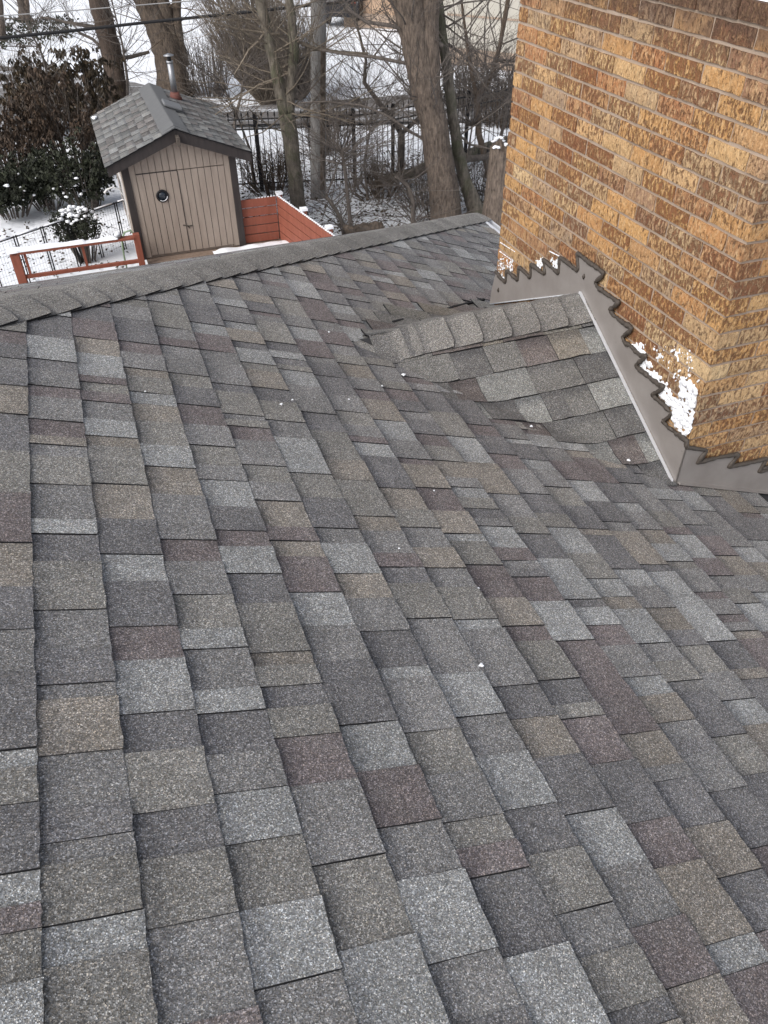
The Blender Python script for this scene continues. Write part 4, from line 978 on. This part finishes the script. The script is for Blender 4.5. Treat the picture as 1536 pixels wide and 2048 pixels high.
for i, (px, py, h, n, lb) in enumerate(((760, 395, .7, 60, 'tangle of dry twigs in snow before the iron fence'), (860, 420, .8, 60, 'tangle of dry twigs left of the massive trunk foot'), (545, 382, .8, 70, 'tangle of dry twigs behind the red screen'), (975, 400, .8, 60, 'tangle of dry twigs left of the hollow stump'), (1000, 250, 1.6, 110, 'tall tangle of twigs before the pale wall'), (930, 225, 1.6, 110, 'tall tangle of twigs right of the slim trunk'), (660, 300, 1.2, 80, 'wispy twigs standing right of the utility pole'), (420, 190, 1.6, 90, 'tall wispy twigs right of the stove pipe'), (60, 200, 1.3, 60, 'wispy twigs above the left thicket'))):
    vase(lb, px, py, h, .75, n, M['twig'] if i % 2 else M['twig_brown'], (0, 0), .4)
# low plants poking out of snow at the upper left, litter under the trees
m = MB()
for _ in range(420):
    px, py = R.uniform(-20, 150), R.uniform(38, 108)
    if py > 108-.22*(px): continue
    p = gp(px, py); 
    for _ in range(3): leaf(m, p+Vector((R.gauss(0, .1), R.gauss(0, .1), R.uniform(0, .12))), Vector((R.uniform(-1, 1), R.uniform(-1, 1), .6)), .14, .04)
tag(m.build('ground_cover', M['leaf_dark']), 'low dark ground cover poking through the snow at the upper left', 'ground cover', kind='stuff')
m = MB()
for _ in range(2600):
    px, py = R.uniform(470, 1010), R.uniform(300, 470); p = gp(px, py, .03)
    if R.random() < .6: leaf(m, p, Vector((R.uniform(-1, 1), R.uniform(-1, 1), R.uniform(-.1, .3))), R.uniform(.04, .1), .022)
    else: d = Vector((R.uniform(-1, 1), R.uniform(-1, 1), R.uniform(-.05, .25))); m.tube([p, p+d*R.uniform(.15, .6)], [.006, .003], 3, cap=False)
for _ in range(260):
    p = gp(R.uniform(0, 260), R.uniform(440, 560), .02); leaf(m, p, Vector((R.uniform(-1, 1), R.uniform(-1, 1), .1)), R.uniform(.04, .09), .02)
tag(m.build('leaf_litter', M['leaf_mix']), 'dead leaves and twigs scattered on the snow under the trees', 'leaf litter', kind='stuff')

# ------------------------------------------------------------------ iron fence along the street
fence = thing('iron_fence', 'black iron picket fence running behind the trees', 'fence', (0, 0, 0))
fa, fb_, fc = gp(462, 385), gp(735, 372), gp(1060, 300); FH = 1.42
segs = [(fa, fb_), (fb_, fc)]
for a, b_ in segs:
    d = b_-a; L = d.length; n = int(L/.125); ang = math.atan2(d.y, d.x)
    proto = None
    for i in range(n):
        p = a+d*(i/n)
        if i % 15 == 5:
            box('post', fence, M['black'], (p.x, p.y, .75), (.075, .075, 1.5)); continue
        if proto is None:
            m = MB(); m.tube([(0, 0, .03), (0, 0, FH)], .0095, 5); m.tube([(0, 0, FH), (0, 0, FH+.04), (0, 0, FH+.11)], [.009, .02, .001], 5, cap=False); proto = m.build('picket', M['black'], fence)
            proto.location = (p.x, p.y, 0)
        else:
            o = proto.copy(); sc.collection.objects.link(o); o.location = (p.x, p.y, 0)
    for z in (.16, FH-.22, FH-.04):
        m = MB(); m.tube([(a.x, a.y, z), (b_.x, b_.y, z)], .016, 6); m.build('rail', M['black'], fence)

# ------------------------------------------------------------------ far buildings, car, cables
def far_house(name, label, a, b_, depth, h, mat):
    A, B = gp(*a), gp(*b_); d = B-A; L = d.length; ang = math.atan2(d.y, d.x); o = thing(name, label, 'building', A, ang)
    m = MB(); m.box((L/2, depth/2, h/2-.1), (L, depth, h+.2)); m.build('wall', mat, o)
    m = MB(); m.box((L/2, -.02, .2), (L+.04, .06, .5)); m.build('plinth', M['mortar'], o)
    m = MB(); m.prism([(-.4, -.5, h), (L+.4, -.5, h), (L+.4, depth/2, h+depth*.25), (-.4, depth/2, h+depth*.25)], (0, 0, .15)); m.prism([(-.4, depth+.5, h), (-.4, depth/2, h+depth*.25), (L+.4, depth/2, h+depth*.25), (L+.4, depth+.5, h)], (0, 0, .15)); m.build('roof', M['ridge_grey'], o)
    return o, L
o, L = far_house('neighbour_building', 'pale rendered building wall behind the trees by the chimney', (868, 122), (1120, 150), 7, 4.6, M['render'])
m = MB(); m.box((L*.55, -.01, 1.35), (L*.9, .05, .05)); m.build('ledge', M['mortar'], o)
o, L = far_house('neighbour_house', 'tan masonry house wall at the top centre behind the trees', (690, 50), (850, 62), 8, 4.5, M['masonry'])
for x in (L*.25, L*.6):
    m = MB(); m.box((x, -.02, 1.7), (1.0, .08, 1.2)); f_ = m.build('window', M['white'], o); m = MB(); m.box((x, -.05, 1.7), (.86, .06, 1.06)); m.build('pane', M['glass'], f_)
# parked car, mostly above the frame
cp = gp(708, 38); car = thing('parked_car', 'dark parked car with a red tail lamp at the top centre', 'car', cp, rad(75))
m = MB(); prof = [(-2.1, .35), (-2.1, .85), (-1.95, 1.0), (-1.75, 1.5), (-.3, 1.55), (.6, 1.05), (1.9, .95), (2.1, .7), (2.1, .35)]
m.prism([(x, -.85, z) for x, z in prof], (0, 1.7, 0)); bd_ = m.build('body', M['car'], car); md = bd_.modifiers.new('bevel', 'BEVEL'); md.width = .07; md.segments = 2
for x in (-1.3, 1.3):
    for y in (-.82, .62):
        m = MB(); m.tube([(x, y, .33), (x, y+.2, .33)], .33, 18); wh = m.build('wheel', M['tyre'], car); m = MB(); m.tube([(x, y-.01, .33), (x, y+.21, .33)], .19, 14); m.build('rim', M['galv'], wh)
for y in (-.72, .52): m = MB(); m.box((-2.12, y+.1, .9), (.05, .16, .14)); m.build('tail_lamp', M['lamp_red'], car)
m = MB(); m.box((-1.86, 0, 1.25), (.05, 1.3, .36), 0, Matrix.Rotation(rad(-22), 3, 'Y')); m.build('rear_window', M['glass'], car)
for y in (-.853, .853): m = MB(); m.box((-.75, y, 1.27), (1.7, .01, .32)); m.build('side_window', M['glass'], car)
# overhead cables
def cable(label, pts, r, mat, dist):
    P = []
    for px, py in pts: d = ray(px, py); d2 = d/ math.hypot(d.x, d.y); P.append(CAM+d2*dist)
    m = MB(); fine = []
    for a, b_ in zip(P, P[1:]): fine += [a.lerp(b_, i/6) for i in range(6)]
    m.tube(fine+[P[-1]], r, 6); tag(m.build('overhead_cable', mat), label, 'cable')
cable('thick black overhead cable crossing the upper left', [(-300, 108), (-100, 88), (0, 76), (140, 62), (300, 44), (440, 30), (560, 17), (700, 2), (900, -25)], .028, M['cable'], 18)
cable('thin grey overhead wire above the thick black cable', [(-300, 48), (0, 32), (160, 20), (330, 6), (500, -8), (900, -40)], .010, M['cable_grey'], 18)
